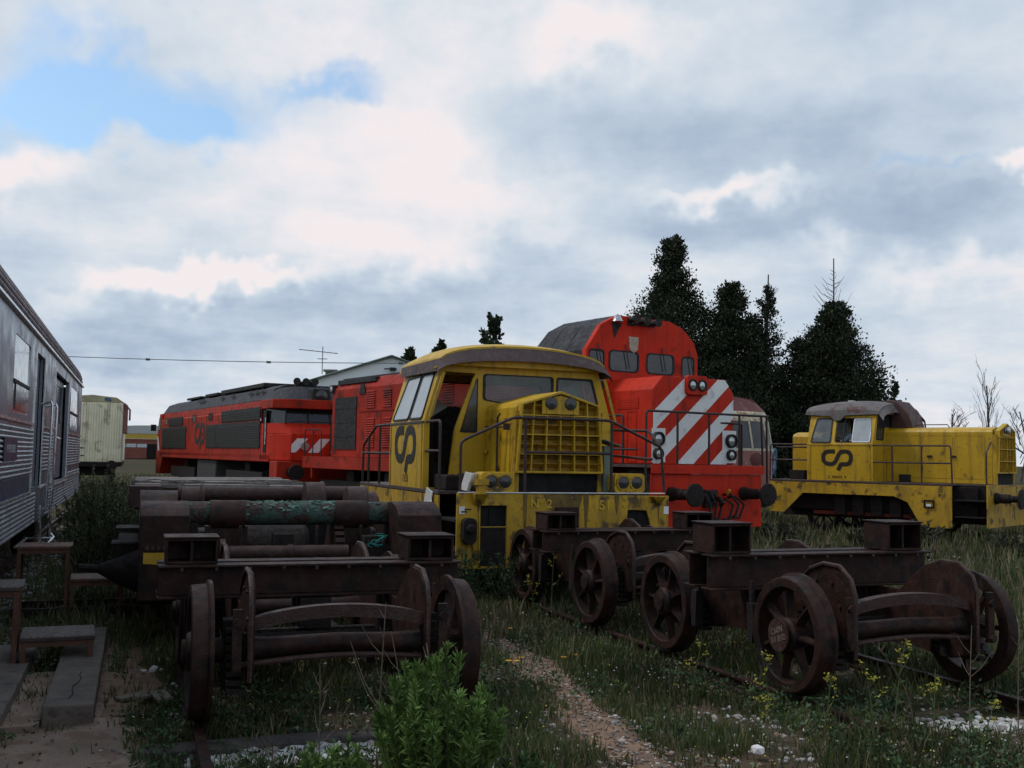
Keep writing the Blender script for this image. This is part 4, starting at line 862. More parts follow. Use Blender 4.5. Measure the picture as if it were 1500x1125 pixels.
# ------------------------------------------------------------------ striped red locomotive
def stripes(b, poly, fn, t0, t1, phase, period, width, slope, cmax=99):
    """diagonal bars clipped to a convex polygon"""
    def clip(pl, a, c_, keep):
        out = []
        for i in range(len(pl)):
            p, q = pl[i-1], pl[i]; dp = (p[1]-slope*p[0]-c_)*keep; dq = (q[1]-slope*q[0]-c_)*keep
            if (dp > 0) != (dq > 0): k = dp/(dp-dq); out.append((p[0]+(q[0]-p[0])*k, p[1]+(q[1]-p[1])*k))
            if dq > 0: out.append(q)
        return out
    lo = min(y-slope*x for x, y in poly); hi = max(y-slope*x for x, y in poly); c_ = lo-((lo-phase) % period)
    while c_ < min(hi, cmax):
        pl = clip(list(poly), 0, c_, 1)
        if len(pl) > 2: pl = clip(pl, 0, c_+width, -1)
        if len(pl) > 2: b.prism(pl, fn, t0, t1)
        c_ += period
def red_loco():
    t = thing('red_locomotive', 'red locomotive with white diagonal stripes on its nose and a railed front platform', 'locomotive', (11.069, 19.271, 0), 13.7)
    D = 1.70
    def hood(b): b.prism([(-1.13, D), (1.13, D), (1.13, 3.24), (.88, 3.52), (-.88, 3.52), (-1.13, 3.24)], FX(.5), 0, 1.64)
    n = part('nose', RED, t, hood, bevel=.02)
    part('nose_stripes', WHT, n, lambda b: stripes(b, [(-1.12, D+.02), (1.12, D+.02), (1.12, 3.24), (.875, 3.515), (-.875, 3.515), (-1.12, 3.24)], FX(.492), 0, .006, 1.74, .80, .40, .86, 4.1))
    part('nose_hatch', RED, n, lambda b: b.panel([(1.05, 2.85), (1.55, 2.85), (1.55, 3.12), (1.05, 3.12)], [], SX(-1.14), 0, .008) if False else (b.box(-1.142, -1.131, .95, 1.65, 2.85, 3.1), [b.box(-1.147, -1.142, .98, 1.62, 2.88+.05*k, 2.90+.05*k) for k in range(4)]))
    part('nose_door_seam', RED, n, lambda b: b.panel([(1.0, D+.05), (1.3, D+.05), (1.3, 2.8), (1.0, 2.8)], [[(1.01, D+.06), (1.29, D+.06), (1.29, 2.79), (1.01, 2.79)]], SX(-1.142), 0, .008))
    hl = part('headlight_plate', RED, n, lambda b: b.prism(rrect(-.28, 3.16, .28, 3.56, .06), FX(.40), 0, .091), bevel=.01)
    for x in (-.13, .13):
        l = part('headlight', BLK, hl, lambda b: b.lathe([(-.001, .125), (.03, .12), (.03, .095), (.005, .095)], (x, .40, 3.36), (0, -1, 0), 24, cap=False))
        part('lens', LENS, l, lambda b: b.lathe([(0, .095), (.015, .07), (.02, 0)], (x, .398, 3.36), (0, -1, 0), 24, cap=False))
    for s in (-1, 1):
        part('lamp_backing', WHT, n, lambda b: b.box(s*1.0-.2+.04*(s<0), s*1.0+.2-.0*(s<0), .484, .491, 1.75, 2.44))
        for z, r in ((2.22, .145), (1.92, .115)):
            l = part('marker_lamp', BLK, n, lambda b: b.lathe([(0, r), (.09, r), (.09, r*.82), (.02, r*.82)], (s*1.02, .484, z), (0, -1, 0), 26, cap=False))
            part('lens', LENS, l, lambda b: b.lathe([(.04, r*.82), (.07, r*.6), (.085, 0)], (s*1.02, .484, z), (0, -1, 0), 22, cap=False))
    # cab
    Y0, Y1 = 2.15, 4.15
    prof = [(-1.6, D), (1.62, D), (1.62, 4.2), (1.5, 4.5), (1.15, 4.80), (.75, 4.93), (-.75, 4.95), (-1.2, 4.72), (-1.6, 4.14)]
    wins = [rrect(-1.52, 3.3, -1.12, 4.14, .08), rrect(-.96, 3.72, -.16, 4.16, .1), rrect(.10, 3.72, .88, 4.16, .1), rrect(1.14, 3.5, 1.5, 4.14, .08)]
    cf = part('cab_front', RED, t, lambda b: b.panel(prof, wins, FX(Y0), 0, .05), bevel=.006)
    for w in wins:
        wn = window(t, w, FX(Y0), 0, GLASS, gw=.03)
        xx = (w[0][0]+w[-1][0])/2+.1; zt = max(p[1] for p in w)
        part('wiper', RAILP, wn, lambda b: b.tube([(xx-.08, Y0-.03, zt+.16), (xx-.06, Y0-.05, zt-.02), (xx+.02, Y0-.05, zt-.38)], .012, 5))
    part('cab_body', RED, t, lambda b: b.panel(prof, [[(x*.96, D+.03+(z-D)*.97) for x, z in prof]], FX(Y0+.051), 0, .09))
    part('cab_shell', DKROOF, t, lambda b: b.prism(prof, FX(Y0+.142), 0, Y1-Y0-.142), bevel=.01, ang=20)
    part('cab_rear_slope', DKROOF, t, lambda b: b.add([(-1.6, Y1+.001, 4.14), (-1.2, Y1+.001, 4.72), (-.75, Y1+.001, 4.95), (.9, Y1+.001, 4.9), (-1.35, Y1+.55, 4.12), (.9, Y1+.55, 4.12), (-1.35, Y1+.4, 4.28)], [(0, 1, 6, 4), (1, 2, 3, 5, 6), (6, 5, 4)]))
    part('roof_seams', BLK, t, lambda b: [b.add([(-1.605, y, 4.145), (-1.205, y, 4.727), (-.75, y, 4.958), (-1.605, y+.03, 4.145), (-1.205, y+.03, 4.727), (-.75, y+.03, 4.958)], [(0, 1, 4, 3), (1, 2, 5, 4)]) for y in (2.9, 3.6)])
    sw = rrect(2.7, 3.55, 3.9, 4.05, .05); window(t, sw, SX(-1.603), 0, GLASSD, depth=.01)
    part('crest', mat('crest_cream', (.42, .38, .3), .6, col2=(.08, .05, .04), amt=.9, sc=12), t, lambda b: b.prism([(-.42, 4.22), (-.30, 4.14), (-.18, 4.22), (-.16, 4.5), (-.44, 4.5)], FX(Y0-.02), 0, .019), bevel=.004)
    part('horn_stain', BLK, t, lambda b: b.prism([(-.92, 4.78), (-.62, 4.78), (-.74, 4.6), (-.84, 4.42)], FX(Y0-.006), 0, .005))
    part('horn', BLK, t, lambda b: (b.lathe([(0, .05), (.2, .07), (.3, .10)], (-.40, Y0+.05, 4.88), (0, -1, 0), 14), b.box(-.47, -.33, Y0-.02, Y0+.1, 4.74, 4.9)))
    part('horn', BLK, t, lambda b: b.lathe([(0, .05), (.2, .07), (.3, .10)], (-.10, Y0+.05, 4.86), (0, -1, 0), 14))
    part('horn', BLK, t, lambda b: (b.lathe([(0, .05), (.2, .07), (.3, .10)], (.22, Y0+.05, 4.84), (0, -1, 0), 14), b.box(-.45, .3, Y0-.03, Y0+.02, 4.76, 4.81)))
    part('bell', LENS, t, lambda b: b.lathe([(0, .13), (.05, .10), (.14, .06), (.17, .0)], (-.80, Y0-.06, 4.80), (0, 0, 1), 16, cap=False))
    # platform, beam, frame
    fb = part('front_beam', RED, t, lambda b: b.box(-1.55, 1.55, 0, .06, D-.18, D), bevel=.008)
    part('pilot_plate', RED, t, lambda b: b.box(-1.53, 1.53, .07, .1, .42, D-.19), bevel=.005)
    part('platform', BROWNV, t, lambda b: b.box(-1.55, 1.55, .062, 2.1, D-.06, D-.004))
    part('side_sill', REDF, t, lambda b: (b.box(-1.50, -1.46, 2.2, 18.2, 1.32, D), b.box(1.46, 1.5, 2.2, 18.2, 1.32, D), b.box(-1.46, 1.46, 4.16, 18.2, D-.06, D-.002), b.box(-1.5, 1.5, 18.2, 18.25, 1.3, D)), bevel=.006)
    for s in (-1, 1): buffer_(t, s*1.0, 1.12, .07, l=.72, r=.235)
    def hoses(b):
        for k, (x, dz) in enumerate(((-.28, 0), (-.14, .04), (-.02, 0), (.28, -.1), (.42, .0), (.55, -.05))):
            b.tube([(x, .06, 1.1+dz), (x+.02, -.12, 1.12+dz), (x+.10+.02*k, -.2, .9), (x+.08, -.18, .62), (x-.05, -.12, .52+.03*k)], .028, 6)
        b.box(-.17, .17, -.04, .069, .85, 1.2)
    part('brake_hoses', RUBBER, t, hoses)
    part('hose_cock', YEL, t, lambda b: b.obox((.42, -.09, 1.16), .05, .06, .12, 0, 30), bevel=.01)
    part('pilot_hook', RUST, t, lambda b: b.tube([(.04, .05, 1.02), (.04, -.25, 1.03), (.04, -.33, .95), (.04, -.24, .9)], .045, 8))
    handrail(t, [[(-1.68, .05, 1.2), (-1.68, .05, 2.76), (1.72, .05, 2.76)], [(-.86, .05, 2.76), (-.86, .05, D)], [(0, .05, 2.76), (0, .05, D)], [(.86, .05, 2.76), (.86, .05, D)], [(1.50, .05, 2.76), (1.55, .05, D)], [(1.66, .05, 2.76), (1.72, .08, 1.0)], [(-1.45, 1.9, 2.7), (-1.45, 1.05, 2.7), (-1.45, 1.05, D)], [(-1.45, 1.9, 2.0), (-1.45, .6, 2.0)], [(.75, .5, 2.6), (1.38, .5, 2.6), (1.38, .5, D)]], r=.024, m=mat('black_handrail', (.03, .016, .016), .5))
    part('step_well', RUSTD, t, lambda b: (b.box(-1.40, -1.15, .25, .95, .5, D-.1), b.box(-1.52, -1.15, .2, 1.0, .9, .93), b.box(-1.52, -1.15, .2, 1.0, .5, .53)))
    # long hood
    def lh(b): b.prism([(-1.18, D), (1.18, D), (1.18, 3.88), (.92, 4.22), (-.92, 4.22), (-1.18, 3.88)], FX(4.16), 0, 12.4)
    h = part('long_hood', REDF, t, lh, bevel=.02)
    part('radiator_intake', BLK, h, lambda b: (b.box(-1.205, -1.182, 14.65, 16.3, 1.95, 3.62), [b.box(-1.215, -1.206, 14.65, 16.3, z, z+.04) for z in (2.35, 2.8, 3.25)]))
    def louv(b):
        for k in range(10):
            y0 = 4.8+k*.92+(.2 if k > 8 else 0)
            for (z0, z1) in ((3.25, 3.82), (2.05, 2.98)):
                if (k % 4 == 3): continue
                for j in range(int((z1-z0)/.07)): b.obox((-1.192, y0+.35, z0+j*.07), .03, .56, .05, 0, 0, 28)
    part('louvres', REDF, h, louv)
    part('hood_doors', REDF, h, lambda b: [b.panel([(y0, D+.12), (y0+.86, D+.12), (y0+.86, 3.10), (y0, 3.10)], [[(y0+.015, D+.135), (y0+.845, D+.135), (y0+.845, 3.085), (y0+.015, 3.085)]], SX(-1.188), 0, .008) for y0 in [4.65+.92*k for k in range(10)]])
    part('hood_gutter', REDF, h, lambda b: b.box(-1.205, -1.182, 4.4, 14.5, 3.13, 3.17))
    part('roof_vent', DKROOF, h, lambda b: (b.box(-.85, .85, 12.4, 16.5, 4.221, 4.28), b.box(-1.12, -.9, 13.5, 16.3, 4.05, 4.20)), bevel=.01)
    part('roof_plate', mat('highlit_red_roof', (.55, .07, .05), .35, var=.1), h, lambda b: b.box(-.9, .9, 5, 12.3, 4.221, 4.24))  # paler, pinkish red puts the highlight along the roof edge into the colour
    l = part('rear_lamp_box', DKROOF, h, lambda b: b.box(-1.25, -.99, 16.4, 16.7, 3.8, 4.06), bevel=.02)
    part('lens', LENS, l, lambda b: b.lathe([(0, .09), (.02, .0)], (-1.251, 16.55, 3.93), (-1, 0, 0), 16, cap=False))
    part('fan_grab', BLK, h, lambda b: b.prism([(14.0, 3.68), (14.45, 3.68), (14.35, 4.0), (14.1, 4.0)], SX(-1.21), 0, .025))
    part('fuel_tank', RUSTD, t, lambda b: b.box(-1.3, 1.3, 8.4, 12.4, .45, 1.3), bevel=.08)
    part('jack_bracket', REDF, t, lambda b: b.box(-1.49, -1.42, 17.4, 17.5, 1.0, 1.32))
    for by in (3.6, 15.2):
        part('truck_frame', RUSTD, t, lambda b: (b.box(-1.25, -1.1, by-2, by+2, .55, .95), b.box(1.1, 1.25, by-2, by+2, .55, .95), b.box(-1.1, 1.1, by-.3, by+.3, .6, 1.3)), bevel=.03)
        for dy in (-1.4, 0, 1.4):
            for s in (-1, 1): wheel(t, s*.87, by+dy, s, r=.52, solid=True, m=RUSTD)
    handrail(t, [[(-1.48, 16.7, D), (-1.48, 16.7, 2.6), (-1.48, 18.1, 2.6), (-1.48, 18.15, 1.0)], [(-1.48, 17.4, 2.6), (-1.48, 17.4, D)]], m=MATS['black_handrail'])
red_loco()

# ------------------------------------------------------------------ far red locomotive with a grey roof
def far_loco():
    t = thing('red_locomotive', 'long red diesel locomotive with dark grey roof and wraparound windscreen, behind the others at left', 'locomotive', (5.951, 37.4, 0), 9.5)
    t.scale = (1.1, 1.14, 1.1)
    W_, D, E, T = 1.45, 1.46, 3.34, 3.87; Lg = 18.3
    def sec(z): return None
    body = part('body', REDF, t, lambda b: b.prism([(-W_, D), (W_, D), (W_, E-.32), (W_-.06, E-.3), (W_-.10, E), (-W_+.10, E), (-W_+.06, E-.3), (-W_, E-.32)], FX(1.6), 0, Lg-2.4), bevel=.02)
    part('roof', DKROOF, t, lambda b: b.prism([(-W_+.10, E+.002), (W_-.10, E+.002), (W_-.35, T-.15), (.7, T), (-.7, T), (-W_+.35, T-.15)], FX(1.2), 0, Lg-1.8), bevel=.02)
    # front cab: recessed windscreen, sloping brow and bulging nose
    def brow(b):
        b.add([(-W_+.10, 1.6, E+.003), (W_-.10, 1.6, E+.003), (W_-.10, 1.6, T), (-W_+.35, 1.6, T-.15), (-W_+.05, .35, E), (W_-.05, .35, E), (-.9, -.05, E-.03), (.9, -.05, E-.03), (-.7, .5, T-.1), (.7, .5, T-.1)],
              [(4, 6, 7, 5, 1, 0), (4, 0, 3), (4, 3, 8), (4, 8, 6), (6, 8, 9, 7), (7, 9, 5), (5, 9, 2), (5, 2, 1), (3, 2, 9, 8)])
    part('brow', DKROOF, t, brow, ang=25)
    part('gutter_band', REDF, t, lambda b: (b.prism([(-W_-.005, 1.6), (-W_-.005, .22), (-.95, -.14), (.95, -.14), (W_+.005, .22), (W_+.005, 1.6)], lambda u, v, q: (u, v, E-.30+q), 0, .29)), bevel=.02)
    part('windscreen', GLASSD, t, lambda b: b.add([(-W_+.03, 1.0, E-.302), (-1.05, .12, E-.302), (1.05, .12, E-.302), (W_-.03, 1.0, E-.302), (-W_+.02, 1.0, 2.58), (-1.12, -.02, 2.58), (1.12, -.02, 2.58), (W_-.02, 1.0, 2.58)], [(0, 1, 5, 4), (1, 2, 6, 5), (2, 3, 7, 6), (0, 4, 7, 3)]), ang=10)
    part('windscreen_posts', BLK, t, lambda b: [b.tube([(x, .12-.02, E-.31), (x*1.06, -.04, 2.58)], .025, 6) for x in (-1.05, -.35, .35, 1.05)])
    part('nose', RED, t, lambda b: b.prism([(-W_, 1.59), (-W_, .55), (-1.15, -.05), (-1.0, -.30), (1.0, -.30), (1.15, -.05), (W_, .55), (W_, 1.59)], lambda u, v, q: (u, v, 1.40+q), 0, .85), bevel=.03)
    def shelf(b):
        lo = [(-W_, 1.59), (-W_, .55), (-1.15, -.05), (-1.0, -.28), (1.0, -.28), (1.15, -.05), (W_, .55), (W_, 1.59)]; hi = [(-W_, 1.59), (-W_, .70), (-1.12, .02), (-.98, -.02), (.98, -.02), (1.12, .02), (W_, .70), (W_, 1.59)]
        n = len(lo); b.add([(x, y, 2.252) for x, y in lo]+[(x, y, 2.575) for x, y in hi], [(i, i+1, n+i+1, n+i) for i in range(n-1)]+[tuple(range(n)), tuple(range(2*n-1, n-1, -1))])
    part('nose_shelf', RED, t, shelf, ang=25)
    part('nose_stripes', WHT, t, lambda b: stripes(b, [(-.98, 1.66), (.98, 1.66), (.98, 2.10), (-.98, 2.10)], FX(-.308), 0, .006, .1, .84, .40, 1.15))
    part('side_stripe', WHT, t, lambda b: b.prism([(0, 1.66), (.30, 1.66), (.62, 2.05), (.36, 2.05)], lambda u, v, q: (-1.16+u*.28-.03, -.03-u*.42-.03, v), 0, .001) if False else None)
    hl = part('headlight', BLK, t, lambda b: b.box(-.28, .32, -.10, .3, E-.12, E+.35), bevel=.03)
    part('lens', LENSD, hl, lambda b: b.lathe([(0, .19), (.03, .15), (.04, 0)], (.02, -.101, E+.12), (0, -1, 0), 24, cap=False))
    for x in (-.55, .55): part('marker_lamp', LENS, t, lambda b: b.lathe([(0, .14), (.05, .13), (.06, 0)], (x, -.309, 1.85), (0, -1, 0), 20, cap=False))
    part('buffer_beam', REDF, t, lambda b: (b.box(-1.42, 1.42, -.28, .5, .62, 1.39), b.box(-1.45, 1.45, .5, Lg-.6, 1.34, 1.60)), bevel=.03)
    for s in (-1, 1): buffer_(t, s*.98, 1.05, -.28, l=.6)
    part('horns', BLK, t, lambda b: [b.lathe([(0, .04), (.25, .07), (.35, .12)], (x, 1.0, T+.08), (-.3, -1, 0), 12) for x in (-.45, -.15, .15)] and b.box(-.5, .2, .95, 1.15, T-.1, T+.1))
    part('nose_rail', RAILP, t, lambda b: (b.tube([(-.95, -.06, 2.60), (-.9, -.12, 2.63), (.9, -.12, 2.63), (.95, -.06, 2.60)], .02, 6), b.tube([(.25, -.34, 1.5), (.25, -.4, 2.55), (.65, -.4, 2.6), (.65, -.34, 1.5)], .025, 6)))
    # sides
    fs = SX(-W_-.012)
    door = part('cab_door', VOID, t, lambda b: b.box(-W_-.02, -W_+.002, .82, 1.12, 1.64, E-.34))
    part('door_handle', CHROME, door, lambda b: (b.tube([(-W_-.05, .78, 1.9), (-W_-.05, .78, 2.75)], .02, 6), b.tube([(-W_-.05, 1.32, 2.65), (-W_-.05, 1.32, 2.75)], .02, 6)))
    def grille(y0, y1, z0, z1):
        g = part('side_grille', BLK, t, lambda b: b.box(-W_-.03, -W_-.002, y0, y1, z0, z1), bevel=.01)
        part('grille_slats', mat('grille_bronze', (.035, .030, .022), .6, var=.3), g, lambda b: [b.box(-W_-.042, -W_-.031, y0+.03, y1-.03, z, z+.022) for z in [z0+.05+.075*k for k in range(int((z1-z0-.06)/.075))]])
    grille(1.5, 6.5, 2.70, 3.12); grille(1.5, 7.2, 1.78, 2.66); grille(7.22, 8.7, 1.78, 2.66); grille(12.3, 17.2, 1.75, 2.68); grille(13.0, 15.8, 2.72, 3.10)
    for y in (8.2, 10.9, 16.4): window(t, rrect(y-.28, 2.82, y+.28, 3.1, .06), fs, 0, GLASSD, depth=.012)
    part('band_seams', BLK, t, lambda b: [b.box(-W_-.008, -W_-.001, y, y+.03, D+.02, E-.31) for y in (1.38, 8.85, 11.9)])
    logo(t, frameM((-W_-.006, 9.9, 2.25), (0, -1, 0), (0, 0, 1)), 1.7, LOGO)
    part('roof_fans', BLK, t, lambda b: (b.box(-.9, .9, 3.2, 9.0, T+.002, T+.16), b.box(-.9, .9, 9.6, 11.6, T+.002, T+.12), b.box(-.9, .9, 12.5, 15.0, T+.002, T+.10)), bevel=.03)
    part('roof_slots', BLK, t, lambda b: [b.obox((-W_+.22, y, 3.68), .02, .35, .14, 0, 0, 25) for y in (2.2, 2.9, 3.6, 6.0, 7.5, 10.5, 11.1)])
    part('rear_cab', REDF, t, lambda b: b.prism([(Lg-.85, D), (Lg+.25, D), (Lg+.1, 2.5), (Lg-.3, E), (Lg-.85, E)], SX(-W_+.01), 0, 2*W_-.02), bevel=.03)
    part('rear_cab_window', GLASSD, t, lambda b: b.prism([(Lg-.6, 2.6), (Lg+.0, 2.6), (Lg-.25, 3.15), (Lg-.6, 3.15)], SX(-W_-.006), 0, .014))
    part('rear_mirror', BLK, t, lambda b: b.box(-W_-.35, -W_-.12, Lg-.2, Lg-.14, 2.55, 2.85))
    part('rear_stripe', WHT, t, lambda b: b.prism([(Lg-.5, 1.65), (Lg-.2, 1.65), (Lg+.05, 2.3), (Lg-.1, 2.3)], SX(-W_-.004), 0, .012))
    part('tank', mat('grey_tank', (.045, .042, .04), .8), t, lambda b: b.box(-1.35, 1.35, 7.6, 10.6, .5, 1.33), bevel=.06)
    part('rear_skirt', REDF, t, lambda b: b.prism([(Lg-.7, .6), (Lg+.2, .6), (Lg+.2, 1.6), (Lg-1.3, 1.6), (Lg-1.2, 1.35)], SX(-W_), 0, 2*W_), bevel=.02)
    for by in (4.2, 13.8):
        part('truck_frame', RUSTD, t, lambda b: (b.box(-1.25, -1.1, by-2.3, by+2.3, .55, 1.0), b.box(1.1, 1.25, by-2.3, by+2.3, .55, 1.0), b.box(-1.1, 1.1, by-.3, by+.3, .6, 1.3)), bevel=.04)
        for dy in (-1.6, 0, 1.6):
            for s in (-1, 1): wheel(t, s*.87, by+dy, s, r=.54, solid=True, m=RUSTD)
far_loco()

# ------------------------------------------------------------------ steel coach
def coach():
    X = -1.37; Y0, Y1 = 3.4, 28.6
    t = thing('passenger_coach', 'stainless steel passenger coach with fluted sides and fluted roof at the left edge', 'railway coach', (X, Y0, 0), 0)
    L = Y1-Y0; Wd = 2.9
    k = lambda y: y-Y0
    # outer skin: lower body plain behind the flutes, window band with real openings
    wins = [rrect(k(13.35), 2.22, k(15.2), 3.14, .06), rrect(k(24.2), 2.22, k(27.0), 3.14, .08), rrect(k(9.6), 2.22, k(11.6), 3.14, .06), rrect(k(6.6), 2.22, k(8.6), 3.14, .06)]
    d1 = [(k(15.95), 1.25), (k(17.4), 1.25), (k(17.4), 3.15), (k(15.95), 3.15)]; d2 = [(k(19.6), 1.22), (k(23.4), 1.22), (k(23.4), 3.14), (k(19.6), 3.14)]
    part('side_wall', STEELP, t, lambda b: b.panel([(0, .74), (L, .74), (L, 3.34), (0, 3.34)], wins+[d1, d2], SX(-.06), 0, .06))
    part('body_core', VOID, t, lambda b: b.panel([(0, .74), (L, .74), (L, 3.3), (0, 3.3)], [d2], SX(-Wd), 0, .03) and b.box(-Wd, -.07, 0, .05, .74, 3.3) and b.box(-Wd+.1, -.5, .05, L-.05, 1.1, 1.2))
    part('inner_wall', mat('coach_lining', (.10, .09, .075), .7, var=.2), t, lambda b: b.box(-1.1, -1.05, .1, L-.1, 1.21, 3.3))
    part('end_wall', STEELP, t, lambda b: b.box(-Wd, -.061, L-.05, L, .8, 3.34), bevel=.01)
    def flutes(b):
        for (ya, yb) in ((3.4, 15.9), (17.45, 19.5), (23.5, 28.55)):
            zs = [1.48+.056*i for i in range(11)]
            for z in zs: b.tube([(.004, k(ya)+.02, z), (.004, k(yb)-.02, z)], .021, 8)
        for (ya, yb) in ((3.4, 16.6), (18.5, 28.55)):
            for i in range(8): z = .77+.056*i; b.tube([(.004, k(ya), z), (.004, k(yb)-.02, z)], .021, 8)
        for z in (1.26, 1.31): b.tube([(.004, k(23.5), z), (.004, k(28.5), z)], .02, 8)
    part('fluted_panels', STEEL, t, flutes)
    part('blue_band', mat('dull_blue_band', (.03, .045, .085), .5, metal=.3, var=.3, dust=.3, sc=2), t, lambda b: b.box(.001, .008, 0, k(15.7), 1.21, 1.44))  # flat dull blue band low on the coach side
    part('trim_strip', CHROME, t, lambda b: [b.box(.001, .028, k(a), k(c), z-.016, z+.016) for a, c, z in ((3.4, 15.85, 2.13), (17.5, 19.5, 2.13), (23.5, 28.58, 2.13), (3.4, 15.85, 1.2), (17.45, 28.58, 1.225))])
    for w in wins:
        wn = window(t, w, SX(-.02), 0, mat('mirror_glass', (.30, .33, .35), .04, metal=.75, var=.1, sc=2, bump=0), gasket=CHROME, gw=.03, depth=.018)
        ya, yb = w[-1][0], w[0][0]; y0, y1 = min(p[0] for p in w), max(p[0] for p in w)
        part('transom', BLK, wn, lambda b: b.box(-.02, .012, y0, y1, 2.56, 2.60))
        if y1-y0 < 2.2: part('lower_sash', GLASSD, wn, lambda b: b.box(-.012, .001, y0+.3, y1-.05, 2.26, 2.56))
    # doors
    d = part('door', STEELP, t, lambda b: b.panel([(k(15.95), 1.25), (k(17.4), 1.25), (k(17.4), 3.15), (k(15.95), 3.15)], [rrect(k(16.15), 2.3, k(16.9), 3.05, .05)], SX(-.10), 0, .03))
    part('door_window', GLASSD, d, lambda b: b.box(-.095, -.085, k(16.1), k(16.95), 2.25, 3.1))
    part('door_gap', BLK, d, lambda b: b.box(-.069, -.060, k(15.97), k(16.1), 1.27, 3.13))
    d = part('open_doorway', VOID, t, lambda b: b.box(-.6, -.55, k(19.6), k(23.4), 1.22, 3.14))
    dd = part('door', STEELP, t, lambda b: b.panel([(k(21.3), 1.25), (k(23.38), 1.25), (k(23.38), 3.12), (k(21.3), 3.12)], [rrect(k(21.7), 2.3, k(23.1), 3.0, .05)], SX(-.14), 0, .04))
    part('door_window', GLASSD, dd, lambda b: b.box(-.13, -.115, k(21.65), k(23.15), 2.25, 3.05))
    part('door_handle', CHROME, dd, lambda b: b.tube([(-.09, k(21.9), 2.02), (-.05, k(21.9), 2.0), (-.05, k(22.3), 2.0)], .02, 6))
    part('door_sill', CHROME, t, lambda b: b.box(-.5, .05, k(19.6), k(23.4), 1.16, 1.20))
    for y in (15.9, 17.4, 19.52, 23.42): part('door_post', CHROME, t, lambda b: b.box(-.02, .02, k(y), k(y)+.055, 1.22, 3.18))
    for y in (17.0, 18.0): part('grab_rail', CHROME, t, lambda b: b.tube([(.0, k(y)+.15, 2.46), (.13, k(y)+.15, 2.50), (.16, k(y), 2.44), (.16, k(y), 2.25), (.14, k(y), .95), (.10, k(y), .92)], .018, 8))
    part('step_loop', CHROME, t, lambda b: (b.tube([(.10, k(16.4), 1.0), (.12, k(16.4), .48), (.18, k(16.5), .42), (.18, k(18.2), .42), (.12, k(18.3), .48), (.10, k(18.3), 1.0)], .02, 8), b.tube([(-.2, k(16.5), .42), (-.2, k(18.2), .42)], .02, 8), b.tube([(-.2, k(18.1), .42), (.18, k(18.1), .42)], .018, 6), b.tube([(-.2, k(16.6), .42), (.18, k(16.6), .42)], .018, 6)))
    pl = part('name_plate', mat('plum_plate', (.05, .02, .05), .5), t, lambda b: b.box(.024, .034, k(12.45), k(13.75), 1.66, 1.92))
    text(t, 'INTERCIDADES', .13, frameM((.0365, k(13.1), 1.79), (0, 1, 0), (0, 0, 1)), mat('grey_plate_lettering', (.35, .34, .36), .6), 'plate_lettering')
    # roof with flutes and rounded end
    def arc(s_=1.0, dz=0):
        return [(-Wd/2+(Wd/2+.02)*math.cos(R_(a))*s_, 3.38+dz+.72*s_*math.sin(R_(a))**.85) for a in range(0, 181, 10)]
    def rf(b):
        secs = [(0, 1, 0), (L-.9, 1, 0), (L-.45, .985, -.0), (L-.15, .93, -.0), (L-.02, .82, 0)]
        m_ = 19
        for (y, s_, dz) in secs: b.v += [(x, y, z) for x, z in arc(s_, dz)]
        for i in range(len(secs)-1): b.f += [(i*m_+j, i*m_+j+1, (i+1)*m_+j+1, (i+1)*m_+j) for j in range(m_-1)]
        b.f.append(tuple((len(secs)-1)*m_+j for j in range(m_))); b.f.append(tuple(reversed(range(m_))))
    part('roof', STEELP, t, rf)
    def rfl(b):
        for i in range(15):
            a = R_(2+i*4.4); pts = []
            for (y, s_) in ((0, 1), (L-.9, 1), (L-.45, .985), (L-.15, .93), (L-.03, .84)):
                pts.append((-Wd/2+(Wd/2+.03)*math.cos(a)*s_, y, 3.39+.725*s_*math.sin(a)**.85))
            b.tube(pts, .021, 6)
    part('roof_flutes', STEEL, t, rfl)
    part('gutter', CHROME, t, lambda b: b.box(-.02, .05, 0, L+.01, 3.335, 3.375), bevel=.008)
    # underneath
    part('underframe', RUSTD, t, lambda b: (b.box(-Wd+.3, -.35, .5, L-.5, .55, .8), b.box(-Wd+.5, -.25, 6, 10, .35, .72), b.box(-.5, -.12, 15.2, 17.5, .42, .72)), bevel=.02)
    for yc in (6.5, 21.8):
        part('bogie_frame', RUSTD, t, lambda b: (b.box(-.55, -.42, k(yc)-1.7, k(yc)+1.7, .45, .72), b.box(-2.45, -2.32, k(yc)-1.7, k(yc)+1.7, .45, .72)), bevel=.03)
        for dy in (-1.25, 1.25):
            for s, x in ((1, -.56), (-1, -2.3)): wheel(t, x, k(yc)+dy, s, r=.45, solid=True, m=RUSTD)
    return t
coach()

